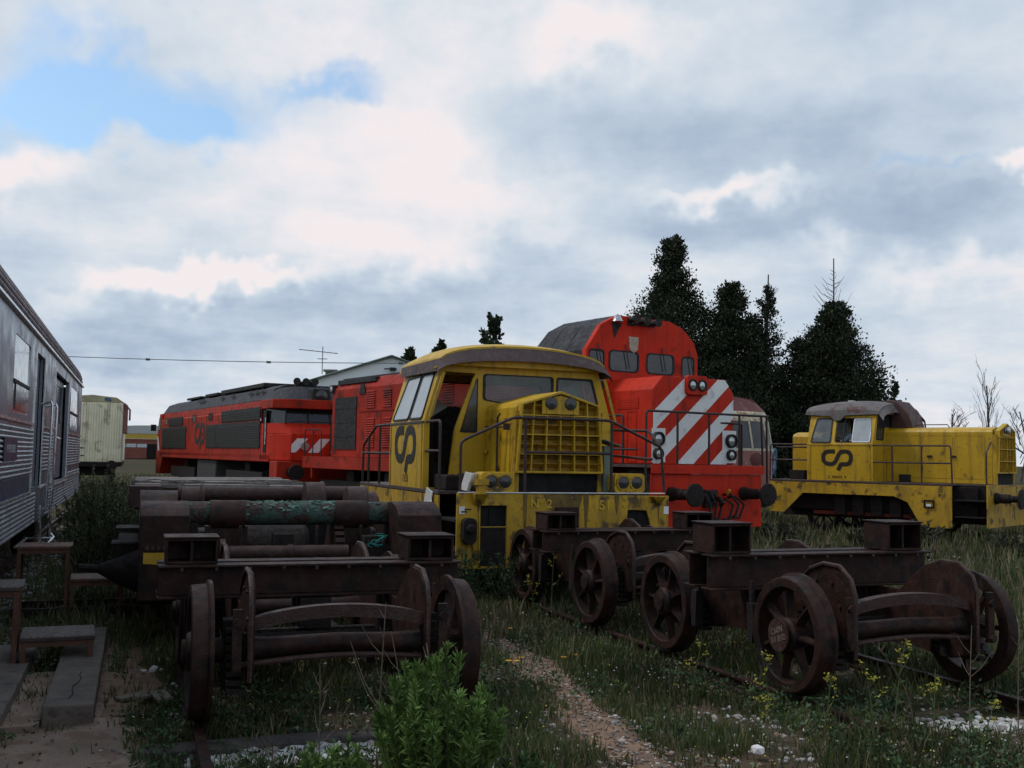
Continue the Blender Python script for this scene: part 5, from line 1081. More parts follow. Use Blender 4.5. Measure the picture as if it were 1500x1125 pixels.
# ------------------------------------------------------------------ background vehicles and buildings
def wagon():
    t = thing('covered_wagon', 'cream corrugated covered wagon with its end towards the camera, beyond the coach', 'goods wagon', (-2.1, 53.3, 0), 0)
    W_ = 1.38
    def end(b):
        n = 24
        for i in range(n):
            x = -W_+2*W_*(i+.5)/n; b.box(x-.035, x+.035, -.05, -.001, 1.26, 3.98)
    part('end_wall', CREAM, t, lambda b: b.box(-W_, W_, 0, .06, 1.24, 4.02)); part('end_ribs', CREAM, t, end, bevel=.012)
    part('body', CREAM, t, lambda b: b.box(-W_, W_, .062, 12, 1.24, 4.0), bevel=.02)
    part('roof', mat('cream_roof', (.42, .37, .22), .6, col2=(.2, .15, .1), amt=.5), t, lambda b: b.prism([(-W_-.05, 4.02), (W_+.05, 4.02), (W_-.3, 4.26), (0, 4.36), (-W_+.3, 4.26)], FX(-.03), 0, 12), bevel=.02)
    part('roof_patch', BLUEC, t, lambda b: b.prism([(.55, 4.10), (.85, 4.08), (.80, 4.22), (.55, 4.24)], FX(-.045), 0, .01))
    part('door_gear', mat('pink_door_gear', (.3, .14, .13), .6), t, lambda b: (b.box(W_+.001, W_+.2, .3, 2.5, 2.6, 3.95), b.tube([(W_+.05, .1, 4.0), (W_+.3, .2, 3.7), (W_+.3, .2, 3.2)], .05, 6)), bevel=.02)
    part('end_marks', LOGO, t, lambda b: [b.box(x, x+.16, -.056, -.051, z, z+.05) for x, z in ((-.9, 3.65), (-.7, 3.65), (-.9, 3.35), (-.65, 3.35), (-.6, 1.85), (-.42, 1.85), (-.6, 1.5), (-.4, 1.5))])
    part('headstock', RUSTD, t, lambda b: (b.box(-W_, W_, -.05, 12, 1.02, 1.23), b.box(-.9, .9, .5, 11, .6, 1.0)))
    for s in (-1, 1): buffer_(t, s*.98, 1.08, -.05, l=.5)
    for y in (2.5, 9):
        for s in (-1, 1): wheel(t, s*.87, y, s, r=.48, solid=True, m=RUSTD)
wagon()
def railcar():
    t = thing('railcar', 'ivory and maroon railcar with a domed cab, behind the striped red locomotive', 'railcar', (17.62, 28.9, 0), 2)
    W_ = 1.42
    prof = [(-W_, .9), (W_, .9), (W_+.03, 2.2), (W_-.02, 3.0), (W_-.25, 3.42), (.8, 3.72), (0, 3.82), (-.8, 3.72), (-W_+.25, 3.42), (-W_+.02, 3.0), (-W_-.03, 2.2)]
    part('body', IVORY, t, lambda b: b.prism(prof, FX(.5), 0, 16), bevel=.02)
    # rounded cab front in horizontal slices
    def ring(z, w, d): return [(w*math.sin(R_(a)), .5-d*math.cos(R_(a))**.7, z) for a in range(-90, 91, 12)]
    def band(b, rows):
        m_ = 16
        for r_ in rows: b.v += ring(*r_)
        for i in range(len(rows)-1): b.f += [(i*m_+j, i*m_+j+1, (i+1)*m_+j+1, (i+1)*m_+j) for j in range(m_-1)]
    part('cab_apron', PINK, t, lambda b: band(b, [(.75, W_, .55), (1.4, W_+.02, .6), (2.12, W_+.03, .58)]))
    part('cab_waist', IVORY, t, lambda b: band(b, [(2.121, W_+.04, .59), (2.20, W_+.04, .585)]))
    part('windscreen', mat('grey_windscreen', (.06, .065, .07), .2, var=.2), t, lambda b: band(b, [(2.201, W_, .55), (3.05, W_-.12, .38)]))
    [part('screen_post', IVORY, t, lambda b: b.tube([(1.0*(W_+.0)*math.sin(R_(a)), .5-.56*math.cos(R_(a))**.7, 2.2), ((W_-.12)*math.sin(R_(a)), .5-.39*math.cos(R_(a))**.7, 3.06)], .035, 6)) for a in (-50, -18, 18, 50, 74)]
    part('cab_brow', mat('chipped_ivory', (.62, .56, .40), .5, col2=(.35, .15, .06), amt=.9, sc=5, thr=.5), t, lambda b: band(b, [(3.051, W_-.10, .40), (3.28, W_-.16, .36), (3.36, W_-.22, .30)]))
    part('dome', MAROON, t, lambda b: band(b, [(3.361, W_-.2, .30), (3.55, W_-.42, .16), (3.72, .7, .05), (3.80, .2, .0)]))
    part('roof', MAROON, t, lambda b: b.prism([(W_-.20, 3.43), (.8, 3.75), (0, 3.85), (-.8, 3.75), (-W_+.20, 3.43)], FX(.5), 0, 16))
    part('stain', MAROON, t, lambda b: b.lathe([(0, .22), (.02, .1)], (.55, -.11, 1.85), (0, -1, 0), 12))
    part('underframe', RUSTD, t, lambda b: b.box(-1.2, 1.2, .3, 16, .35, .95))
railcar()
def blob_sheet():
    b = B(); n = 10
    for i in range(n+1):
        for j in range(7):
            u = j/6; w = i/n; b.v.append((.04*math.sin(u*9+w*3)+.25*(u-.5), .35*u+.05*math.sin(w*7+u*4), -.78*w+.04*math.sin(u*11)))
    b.f = [(i*7+j, i*7+j+1, (i+1)*7+j+1, (i+1)*7+j) for i in range(n) for j in range(6)]
    o = b.build('blue_sheet', BLUEC); o.location = (17.35, 26.4, 2.15); md = o.modifiers.new('s', 'SOLIDIFY'); md.thickness = .02
    tag(o, 'crumpled blue and white sheet hanging between the railcar and the yellow locomotive', 'sheet')
blob_sheet()
def shed():
    t = thing('workshop', 'distant brick workshop with low curved grey roof and yellow eaves band', 'building', (2.5, 255, 0), -6)
    pr = [(-12, 5.6)]+[(12*math.cos(R_(a)), 5.6+1.9*math.sin(R_(a))) for a in range(165, 14, -15)]+[(12, 5.6)]
    part('roof', SHEDR, t, lambda b: b.prism(pr, FX(-.4), 0, 30)); part('wall', BRICK, t, lambda b: b.box(-12, 12, 0, 29, 0, 4.4)); part('eaves_band', YELT, t, lambda b: b.box(-12, 12, -.3, 0, 4.42, 5.58))
    for x in (-9.6, -7.3, -5, -2.7, 3.6, 6, 8.4): part('window', mat('pale_pane', (.5, .55, .58), .3), t, lambda b: b.box(x, x+2.1, -.05, -.01, 2.5, 3.3), bevel=.02)
    part('door', VOID, t, lambda b: b.box(-.6, 2.9, -.06, -.01, 0, 3.3)); 
shed()
def hall():
    t = thing('white_hall', 'large white gabled hall behind the red locomotives with an aerial on its roof', 'building', (16.9, 74.5, 0), -18)
    part('gable_wall', WHITEB, t, lambda b: b.prism([(-7.6, 0), (7.0, 0), (7.0, 6.35), (0, 8.75), (-7.6, 6.35)], FX(0), 0, .3))
    part('lower_wall', mat('pale_lower_wall', (.84, .86, .86), .8, var=.04), t, lambda b: b.box(-7.5, 6.9, -.12, -.01, 0, 6.2), bevel=.01)
    part('lean_to', WHITEB, t, lambda b: b.prism([(-10.2, 0), (-7.6, 0), (-7.6, 6.25), (-10.2, 4.7)], FX(.1), 0, 14))
    part('roof', SHEDR, t, lambda b: (b.add([(-8.0, -.25, 6.3), (0, -.25, 8.9), (0, 30, 8.9), (-8.0, 30, 6.3), (-8.0, -.25, 6.18), (0, -.25, 8.78), (0, 30, 8.78), (-8.0, 30, 6.18)], [(0, 1, 2, 3), (4, 5, 6, 7), (0, 1, 5, 4), (3, 2, 6, 7), (0, 3, 7, 4)]), b.add([(7.3, -.25, 6.35), (0, -.25, 8.9), (0, 30, 8.9), (7.3, 30, 6.35), (7.3, -.25, 6.23), (0, -.25, 8.78), (0, 30, 8.78), (7.3, 30, 6.23)], [(0, 1, 2, 3), (4, 5, 6, 7), (0, 1, 5, 4), (3, 2, 6, 7), (0, 3, 7, 4)])))
    part('roof_trim', mat('dark_green_trim', (.10, .14, .12), .6), t, lambda b: (b.tube([(-10.3, -.3, 4.7), (-8.0, -.3, 6.2)], .08, 5), b.tube([(-8.0, -.3, 6.26), (0, -.3, 8.86)], .07, 5), b.tube([(0, -.3, 8.86), (7.3, -.3, 6.3)], .07, 5)))
    part('side_wall', WHITEB, t, lambda b: b.box(-7.6, -7.5, .3, 30, 0, 5.5))
    part('chimney', mat('chimney_grey', (.16, .16, .15), .8), t, lambda b: (b.box(-4.9, -4.2, 1.2, 1.9, 6.4, 7.75), b.box(-5.05, -4.05, 1.05, 2.05, 7.75, 7.9)), bevel=.02)
    part('wall_bracket', BLK, t, lambda b: (b.tube([(-.5, -.4, 7.9), (.4, -.4, 7.9)], .05, 5), b.box(-.1, .3, -.5, -.001, 7.8, 8.0)))
    part('flue', PLAST, t, lambda b: b.box(5.2, 5.45, 1, 1.3, 6.8, 8.2))
hall()
def aerial():
    t = thing('television_aerial', 'thin television aerial standing on the chimney of the white hall', 'aerial', (12.38, 77.2, 7.55), 0)
    m_ = mat('aerial_metal', (.22, .22, .23), .5, metal=.5)
    part('mast', m_, t, lambda b: b.tube([(0, 0, 0), (0, 0, 2.0)], .035, 6)); part('boom', m_, t, lambda b: b.tube([(-1.7, 0, 1.72), (1.1, 0, 1.55)], .03, 5))
    for k in range(7): part('element', m_, t, lambda b: b.tube([(-1.6+.42*k, -.3, 1.72-.025*k), (-1.6+.42*k, .3, 1.72-.025*k)], .02, 4))
    part('lower_boom', m_, t, lambda b: b.tube([(-.35, 0, 1.1), (.35, 0, 1.12)], .03, 4))
aerial()
def wire():
    b = B(); n = 60; p0, p1 = Vector((-9, 66.5, 7.15)), Vector((26, 54, 7.3)); pts = [p0+(p1-p0)*i/n-Vector((0, 0, .55*4*(i/n)*(1-i/n)*.6)) for i in range(n+1)]
    b.tube(pts, .022, 5); 
    for i in (6, 16, 27, 39): p = pts[i]; b.box(p.x-.12, p.x+.12, p.y-.06, p.y+.06, p.z-.07, p.z+.05)
    tag(b.build('overhead_wire', mat('wire_metal', (.10, .11, .13), .6)), 'thin overhead wire with small insulators crossing the sky behind the locomotives', 'wire')
wire()

# ------------------------------------------------------------------ people
def person_in_cab():
    base = Vector((20.49, 21.02, 0)); Mz = Matrix.Translation(base) @ Matrix.Rotation(R_(28), 4, 'Z')
    # skeleton in locomotive space: x right, y back, z up; seated, leaning on the near window sill
    J = {'pel': (-.55, 4.0, 1.98), 'sp': (-.62, 4.0, 2.2), 'ch': (-.70, 3.98, 2.42), 'nk': (-.74, 3.97, 2.56), 'hd': (-.78, 3.95, 2.70), 'top': (-.79, 3.95, 2.83),
         'ls': (-.72, 3.80, 2.50), 'le': (-.95, 3.62, 2.36), 'lw': (-1.15, 3.75, 2.36), 'lh': (-1.20, 3.86, 2.36), 'rs': (-.72, 4.16, 2.50), 're': (-.90, 4.30, 2.30), 'rw': (-1.1, 4.2, 2.36), 'rh': (-1.16, 4.12, 2.36),
         'lk': (-.75, 3.55, 1.95), 'la': (-.75, 3.52, 1.52), 'lt': (-.88, 3.44, 1.44), 'rk': (-.35, 3.60, 1.95), 'ra': (-.35, 3.55, 1.52), 'rt': (-.45, 3.44, 1.44), 'lhip': (-.62, 3.88, 1.96), 'rhip': (-.48, 3.88, 1.96)}
    R0 = dict(pel=.15, sp=.15, ch=.17, nk=.065, hd=.10, top=.075, ls=.075, le=.05, lw=.035, lh=.04, rs=.075, re=.05, rw=.035, rh=.04, lk=.07, la=.05, lt=.045, rk=.07, ra=.05, rt=.045, lhip=.1, rhip=.1)
    E_ = ['pel-sp', 'sp-ch', 'ch-nk', 'nk-hd', 'hd-top', 'ch-ls', 'ls-le', 'le-lw', 'lw-lh', 'ch-rs', 'rs-re', 're-rw', 'rw-rh', 'pel-lhip', 'lhip-lk', 'lk-la', 'la-lt', 'pel-rhip', 'rhip-rk', 'rk-ra', 'ra-rt']
    names = list(J); me = bpy.data.meshes.new('person'); me.from_pydata([J[n] for n in names], [[names.index(a) for a in e.split('-')] for e in E_], [])
    o = bpy.data.objects.new('person', me); COL.objects.link(o); o.location = base+Matrix.Rotation(R_(28), 3, 'Z') @ Vector((-.12, -.38, .02)); o.rotation_euler.z = R_(28)
    md = o.modifiers.new('skin', 'SKIN'); me.update()
    for i, n in enumerate(names): me.skin_vertices[0].data[i].radius = (R0[n], R0[n]); me.skin_vertices[0].data[i].use_root = (n == 'pel')
    md.use_smooth_shade = True; sb = o.modifiers.new('sub', 'SUBSURF'); sb.levels = 1; sb.render_levels = 1
    bpy.context.view_layer.update(); dg = bpy.context.evaluated_depsgraph_get(); m2 = bpy.data.meshes.new_from_object(o.evaluated_get(dg))
    for mm in (SKIN, SHIRT, TROUS): m2.materials.append(mm)
    for p in m2.polygons:
        z = p.center.z; y = p.center.y; x = p.center.x; p.use_smooth = True
        p.material_index = 0 if z > 2.575 or x < -1.08 else (2 if z < 2.08 else 1)
    o.modifiers.clear(); o.data = m2
    tag(o, 'person in a pale blue shirt sitting inside the cab of the long-bonneted yellow locomotive', 'person')
    part('hair', HAIR, o, lambda b: b.lathe([(-.02, .115), (.06, .118), (.11, .09), (.14, .04), (.148, 0)], (-.77, 3.965, 2.73), (.15, .1, 1), 16))
    def face(b):
        for s in (-1, 1): b.lathe([(0, .012), (.006, 0)], (-.875, 3.945+s*.032, 2.715), (-1, 0, 0), 8, cap=False)
    part('eyes', HAIR, o, face); part('nose', SKIN, o, lambda b: b.lathe([(0, .014), (.02, .006)], (-.872, 3.945, 2.685), (-1, 0, -.3), 8)); part('mouth', mat('lips', (.25, .10, .08), .6), o, lambda b: b.box(-.878, -.868, 3.925, 3.965, 2.650, 2.658))
    def hand(b):
        for (x, y) in ((-1.20, 3.86), (-1.16, 4.12)):
            for k in range(4): b.tube([(x-.03, y-.03+.02*k, 2.37), (x-.075, y-.035+.022*k, 2.375), (x-.10-.005*(k in (1, 2)), y-.035+.022*k, 2.345)], [.010, .009, .007], 6)
            b.tube([(x, y-.03, 2.365), (x-.03, y-.065, 2.37), (x-.06, y-.07, 2.36)], [.011, .010, .008], 6)
    part('fingers', SKIN, o, hand)
person_in_cab()

# ------------------------------------------------------------------ trees
FOL = bpy.data.materials.new('foliage'); FOL.use_nodes = True
def folmat(M_, rough=.7):
    nt = M_.node_tree; b = nt.nodes['Principled BSDF']; a = nt.nodes.new('ShaderNodeAttribute'); a.attribute_name = 'Col'
    nt.links.new(a.outputs['Color'], b.inputs['Base Color']); b.inputs['Roughness'].default_value = rough; b.inputs['Specular IOR Level'].default_value = .25
folmat(FOL); BARK = mat('bark', (.06, .045, .035), .9, var=.3, bump=.5); BARKG = mat('grey_bark', (.10, .085, .08), .9, var=.3)
def rnd(a, b): return random.uniform(a, b)
def conifer(label, x, y, h, r, n=130, leaf=.12, base=(.022, .032, .015), prof=None, seed=1, spire=0, name='conifer_tree', group='dark conifers behind the locomotives', lean=0, density=330):
    random.seed(seed); t = thing(name, label, 'tree', (x, y, -.15), 0, group)
    prof = prof or (lambda u: (1-u)**.8*(.55+.45*min(1, u*6)))
    tr = B(); tr.tube([(0, 0, 0), (.1*lean, .05, h*.4), (.3*lean, 0, h*(.97 if not spire else 1)), (.32*lean, 0, h+spire)], [.028*h, .018*h, .004*h, .003*h], 7)
    v = []; f = []; c = []
    for i in range(n):
        u = (i+rnd(0, 1))/n; u = .03+.95*u**1.05; z0 = u*h; a = rnd(0, 6.283); R = r*prof(u)*rnd(.62, 1.18)
        if R < .15: R = .15
        rise = rnd(.15, .55)*R+.05*h*(u > .85)
        p0 = Vector((.3*lean*u, 0, z0-.3*rise)); p1 = p0+Vector((math.cos(a)*R, math.sin(a)*R, rise))
        if i % 2 == 0: tr.tube([p0, p0*.5+p1*.5-Vector((0, 0, .04*R)), p1], [.010*h*(1-u)+.015, .012, .006], 4)
        m_ = int(density*(.35+R/r)); tone = rnd(.7, 1.35)
        for k in range(m_):
            w = rnd(.05, 1.03)**.5; q = p0.lerp(p1, w); sp = min(.13*r, .32*R)*(1.25-w*.75)+.03
            q = q+Vector((random.gauss(0, sp), random.gauss(0, sp), random.gauss(0, sp*.8)))
            L_ = leaf*rnd(.6, 1.4); d = Vector((math.cos(a)*.5+random.gauss(0, .5), math.sin(a)*.5+random.gauss(0, .5), rnd(.2, 1.3))).normalized()
            s = d.cross(Vector((random.gauss(0, 1), random.gauss(0, 1), random.gauss(0, 1)))).normalized()*L_*.34
            i0 = len(v); v += [q-s*.6, q+s*.6, q+d*L_*.55+s, q+d*L_, q+d*L_*.55-s]; f.append((i0, i0+1, i0+2, i0+3, i0+4))
            g = tone*rnd(.7, 1.4); cc = (base[0]*g*rnd(.85, 1.3), base[1]*g, base[2]*g*rnd(.8, 1.2), 1); c.extend(cc*5)
    if spire:
        for k in range(26):
            z = h-.05*h+spire*1.0*k/26; a = rnd(0, 6.283); R = (1-k/28)*r*.36*rnd(.5, 1.1); tr.tube([(.32*lean, 0, z), (.32*lean+R*.6*math.cos(a), R*.6*math.sin(a), z+R*.25), (.32*lean+R*math.cos(a), R*math.sin(a), z+R*.75)], [.02, .014, .008], 4)
    tr.build('trunk', BARK, t)
    b = B(); b.v = [tuple(p) for p in v]; b.f = f; b.build('crown', FOL, t, smooth=False, cols=c)
    return t
conifer('tall pointed dark conifer rising behind the cab of the striped red locomotive', 28.3, 53.7, 14.4, 4.6, seed=2, n=330, prof=lambda u: (1-u)**.8*(1.05 if u < .70 else .8)+.03)
conifer('dark two-headed conifer right of the tallest one', 31.2, 52.0, 11.7, 3.5, seed=3, n=210, prof=lambda u: (1-u**2.2)*.75+.06)
conifer('second ragged leader of dark foliage with bare twigs on its right side', 32.9, 51.6, 11.6, 2.3, seed=14, n=90, prof=lambda u: (1-u**1.6)*.8+.1, density=220, spire=.9, lean=1.2)
conifer('low bushy dark conifer filling the gap between the taller trees', 34.9, 50.6, 8.6, 3.4, seed=5, n=120, prof=lambda u: (1-u**2)*.9+.08)
conifer('broad dark conifer topped by a bare dead spire', 36.5, 50.0, 10.7, 4.1, seed=6, n=300, prof=lambda u: (1-u)**.80*1.05+.03, spire=2.7)
conifer('low dark evergreen at the foot of the spired conifer, behind the yellow cab', 38.3, 49.4, 5.8, 2.4, seed=8, n=110, prof=lambda u: (1-u**2.4)*.9+.05)
conifer('small narrow conifer showing above the roof of the nearest yellow locomotive', 36.5, 111, 17.2, 2.6, seed=9, n=80, leaf=.4, prof=lambda u: (1-u**3)*.8+.1, density=90)
conifer('tiny pointed conifer far off beyond the right yellow cab', 80.4, 99, 10.9, 1.5, seed=10, n=60, leaf=.35, density=70)
conifer('dark treetop beside the hall flue, left of the yellow cab roof', 28.5, 115, 13.6, 3.6, seed=12, n=70, leaf=.45, prof=lambda u: (1-u**2.6)*.9, density=90)
conifer('dark treetop right of the hall flue, touching the yellow cab roof', 31.5, 114, 14.4, 2.5, seed=13, n=60, leaf=.45, prof=lambda u: (1-u**2.6)*.9, density=90)
conifer('dark evergreen mass behind the railcar roof, between two taller conifers', 34.0, 54.5, 7.4, 3.6, seed=31, n=120, prof=lambda u: (1-u**2.4)*.9+.05)
conifer('lowest dark evergreen directly above the railcar, left of the spired conifer', 30.2, 50.3, 6.2, 2.8, seed=32, n=100, prof=lambda u: (1-u**2.6)*.9+.05)
def bare_tree(label, x, y, h, spread, seed, up=.6):
    random.seed(seed); b = B()
    def br(p, d, L_, r, lev):
        q = p+d*L_; mid = p.lerp(q, .5)+Vector((random.gauss(0, .04), random.gauss(0, .04), 0))*L_
        b.tube([p, mid, q], [r, r*.8, r*.6], 4 if lev else 6)
        if lev >= 4: return
        for k in range(3 if lev else 9):
            w = rnd(.3, 1) if lev else .18+.8*k/9; s = p.lerp(q, w); a = rnd(0, 6.283)
            nd = (d*up+Vector((math.cos(a), math.sin(a), rnd(.0, .6)))*spread).normalized(); br(s, nd, L_*rnd(.38, .62)*(1 if lev else 1.15-w*.8), r*.5, lev+1)
    br(Vector((0, 0, 0)), Vector((0, 0, 1)), h*.9, .12, 0)
    t = thing('bare_tree', label, 'tree', (x, y, -.2), 0, 'leafless trees on the right horizon'); b.build('trunk', BARKG, t, smooth=False)
bare_tree('low leafless tree above the middle of the yellow bonnet', 86.5, 96.9, 8.6, .55, 21)
bare_tree('tall slim leafless poplar above the front of the yellow bonnet', 90.2, 95.6, 12.2, .28, 22, up=1.2)
bare_tree('leafless tree at the right edge beside the tall poplar', 93.6, 94.3, 9.0, .55, 23)

# ------------------------------------------------------------------ grass, weeds and stones
def visible_ok(x, y):
    return True
def blocked(x, y):
    if -4.2 < x < -1.4 and y < 30 and random.random() < .75: return True
    if -.62 < x < -.15 and 8.1 < y < 11.6: return True
    if -1.27 < x < -.78 and 8.0 < y < 11: return True
    if y < 13 and abs(x-path_x(y)) < .15+.14*noise.noise((y*1.5, 3, 1)): return random.random() < .93-.25*(noise.noise((x*5, y*3, 1)) > .1)
    if sandy(x, y): return random.random() < .93
    if .3 < x < 1.6 and 6.8 < y < 7.45: return random.random() < .9
    if (x-5.95)**2/.35+(y-6.47)**2/.04 < 1: return random.random() < .9
    for rx in (LX-.9, LX+.9, RX-.86, RX+.86):
        if abs(x-rx) < .04 and y < 14: return random.random() < .5
    return False
def scatter(n, near, far, seed, angw=31.5):
    """points on the ground in front, thinning with distance"""
    random.seed(seed); k = 0
    while k < n:
        d = near*(far/near)**random.random(); a = R_(19.26+rnd(-angw, angw)); x, y = d*math.sin(a), d*math.cos(a); k += 1
        if blocked(x, y): continue
        yield x, y, d
class Foliage:
    def __init__(s): s.v = []; s.f = []; s.c = []
    def tri(s, pts, col):
        i = len(s.v); s.v += pts; s.f.append(tuple(range(i, i+len(pts)))); s.c += list(col)*len(pts)
    def blade(s, x, y, z, h, w, col, bend=.4, a=None):
        a = rnd(0, 6.283) if a is None else a; dx, dy = math.cos(a), math.sin(a); lx, ly = rnd(-bend, bend)*h, rnd(-bend, bend)*h
        s.tri([(x-dx*w, y-dy*w, z-.01), (x+dx*w, y+dy*w, z-.01), (x+dx*w*.6+lx*.4, y+dy*w*.6+ly*.4, z+h*.6), (x+lx, y+ly, z+h), (x-dx*w*.6+lx*.4, y-dy*w*.6+ly*.4, z+h*.6)], col)
    def leaf(s, p, d, L_, w, col):
        n = Vector((random.gauss(0, 1), random.gauss(0, 1), random.gauss(0, .6))); sd = d.cross(n).normalized()*w
        q = p+d*L_; m_ = p+d*L_*.5; s.tri([tuple(p), tuple(m_+sd), tuple(q), tuple(m_-sd)], col)
    def build(s, name, m): b = B(); b.v = s.v; b.f = s.f; return b.build(name, m, smooth=False, cols=s.c)
def grass_col(x, y, dry=.12):
    g = .7+.6*noise.noise((x*.8, y*.8, 4))+rnd(-.15, .2); g = max(.35, g)
    if random.random() < dry+.25*max(0, noise.noise((x*.4, y*.4, 9))): return (.26*g, .21*g, .13*g, 1)
    k = rnd(0, 1); return ((.082+.050*k)*g, (.122+.024*k)*g, (.036+.020*(1-k))*g, 1)
def grass():
    F = Foliage()
    for x, y, d in scatter(42000, 4.6, 26, 31):
        dn = noise.noise((x*1.1, y*1.1, 11))
        if dn < -.12 and random.random() < .85: continue
        for k in range(4 if d < 12 else 2):
            h = rnd(.04, .13)*(1+.8*max(0, dn))*(1 if d < 10 else 1.5); xx, yy = x+random.gauss(0, .03), y+random.gauss(0, .03)
            F.blade(xx, yy, gz(xx, yy), h, rnd(.003, .006)*(1+d/18), grass_col(x, y))
    tag(F.build('grass', FOL), kind='stuff')
    F = Foliage()        # longer dry scrub grass behind the bogies and around the tracks
    for x, y, d in scatter(26000, 11, 90, 32):
        if x < -1.0 and d < 26: continue
        hh = .16+.22*max(0, noise.noise((x*.25, y*.25, 21)))+.10*noise.noise((x, y, 2))
        if 14 < y < 32 and x > 9: hh += .14
        if abs(y+x*.93-33.6) < 1.5: hh *= .35
        for k in range(3):
            xx, yy = x+random.gauss(0, .09), y+random.gauss(0, .09); h = max(.05, hh*rnd(.5, 1.4))
            F.blade(xx, yy, gz(xx, yy), h, .006+d*.0006, grass_col(x, y, .38), .35)
    tag(F.build('scrub_grass', FOL), kind='stuff')
grass()
def herbs():
    """low leafy weeds, feathery tufts"""
    F = Foliage()
    for x, y, d in scatter(8000, 4.8, 22, 33):
        if noise.noise((x*.9, y*.9, 15)) < -.1: continue
        z = gz(x, y); h = rnd(.06, .2); g = rnd(.6, 1.4); col = (.045*g, .085*g, .03*g, 1) if random.random() < .6 else random.choice([(.09*g, .12*g, .065*g, 1), (.13*g, .10*g, .06*g, 1), (.07*g, .10*g, .05*g, 1)])
        for k in range(14):
            p = Vector((x+random.gauss(0, .035), y+random.gauss(0, .035), z+rnd(0, h))); dr = Vector((random.gauss(0, 1), random.gauss(0, 1), rnd(.1, 1.2))).normalized(); F.leaf(p, dr, rnd(.025, .06), rnd(.006, .012), col)
    tag(F.build('weeds', FOL), kind='stuff')
    F = Foliage()       # tiny pale and yellow blossoms
    for x, y, d in scatter(2600, 4.8, 18, 34):
        if noise.noise((x*.8, y*.8, 35)) < .02: continue
        z = gz(x, y)+rnd(.05, .16); s = rnd(.004, .009); col = (.55, .55, .5, 1) if random.random() < .55 else (.5, .42, .06, 1)
        F.tri([(x-s, y, z), (x, y-s, z+.002), (x+s, y, z), (x, y+s, z+s)], col)
    tag(F.build('small_blossoms', FOL), kind='stuff')
herbs()
STONEM = bpy.data.materials.new('stones'); STONEM.use_nodes = True; folmat(STONEM, .9)
ICO = None
def stone(b, c, x, y, z, r, col):
    global ICO
    if ICO is None:
        bm = bmesh.new(); bmesh.ops.create_icosphere(bm, subdivisions=1, radius=1); ICO = ([v.co.copy() for v in bm.verts], [tuple(v.index for v in f.verts) for f in bm.faces]); bm.free()
    n = len(b.v); a = rnd(0, 6.28); ca, sa = math.cos(a), math.sin(a); sx, sy, sz = rnd(.7, 1.3), rnd(.6, 1.1), rnd(.45, .8)
    for p in ICO[0]:
        k = r*rnd(.78, 1.2); X, Y, Z = p.x*sx*k, p.y*sy*k, p.z*sz*k; b.v.append((x+X*ca-Y*sa, y+X*sa+Y*ca, z+Z)); c.extend(col)
    b.f += [tuple(i+n for i in f) for f in ICO[1]]
def stones():
    random.seed(41)
    def area(name, n, fn, rr, pal):
        b = B(); c = []
        for _ in range(n):
            x, y = fn(); g = rnd(.6, 1.25); col = random.choice(pal); stone(b, c, x, y, gz(x, y)+(.035 if name in ('path_gravel', 'sand_litter', 'white_rubble') and (abs(x-path_x(y)) < .24 or -1.25 < x < .15) else .004)+rnd(-.1, .6)*rr[0], rnd(*rr), (col[0]*g, col[1]*g, col[2]*g, 1))
        tag(b.build(name, STONEM, smooth=False, cols=c), kind='stuff')
    W_ = (.55, .55, .52); G_ = (.20, .18, .16); Bn = (.22, .15, .11); P_ = (.34, .30, .27)
    area('path_gravel', 2600, lambda: (lambda y: (path_x(y)+random.gauss(0, .20), y))(rnd(4.6, 12.8)), (.004, .017), (G_, Bn, Bn, P_, (.26, .17, .12), (.42, .37, .32)))
    area('ballast', 6500, lambda: (lambda d, a: (d*math.sin(a), d*math.cos(a)))(5*(22/5)**random.random(), R_(19.26+rnd(-30, 30))), (.008, .032), (G_, Bn, P_, P_, (.45, .43, .40)))
    area('coach_ballast', 2200, lambda: (rnd(-2.2, -.2), rnd(9, 30)), (.02, .05), (G_, P_, G_, (.3, .3, .3)))
    area('white_rubble', 240, lambda: (rnd(.35, 1.55), random.gauss(7.0, .09)), (.022, .058), (W_, W_, P_, (.48, .50, .46)))
    area('white_rubble', 260, lambda: (random.gauss(5.95, .26), random.gauss(6.47, .10)), (.014, .04), (W_, W_, W_, P_))
    area('white_rubble', 120, lambda: (random.gauss(4.2, .6), random.gauss(7.0, .25)), (.01, .035), (W_, P_, G_))
    area('track_rubble', 1500, lambda: (lambda u: (9.8+13.2*u+random.gauss(0, .7), 23.3-12.8*u+random.gauss(0, .7)))(random.random()), (.02, .06), (W_, P_, P_, G_))
    area('far_rubble', 500, lambda: (rnd(-1.5, 6), 38+random.gauss(0, 1.5)), (.05, .14), (W_, P_, P_, G_))
    area('sand_litter', 260, lambda: (rnd(-1.1, .1), rnd(5.4, 8.6)), (.005, .016), (Bn, G_, (.05, .035, .03), P_))
    b = B(); c = []; stone(b, c, 3.86, 6.1, -.06, .055, (.72, .68, .66, 1)); o = b.build('rock', STONEM, smooth=False, cols=c); tag(o, 'single bright white rock lying in the grass right of the path', 'rock')
stones()

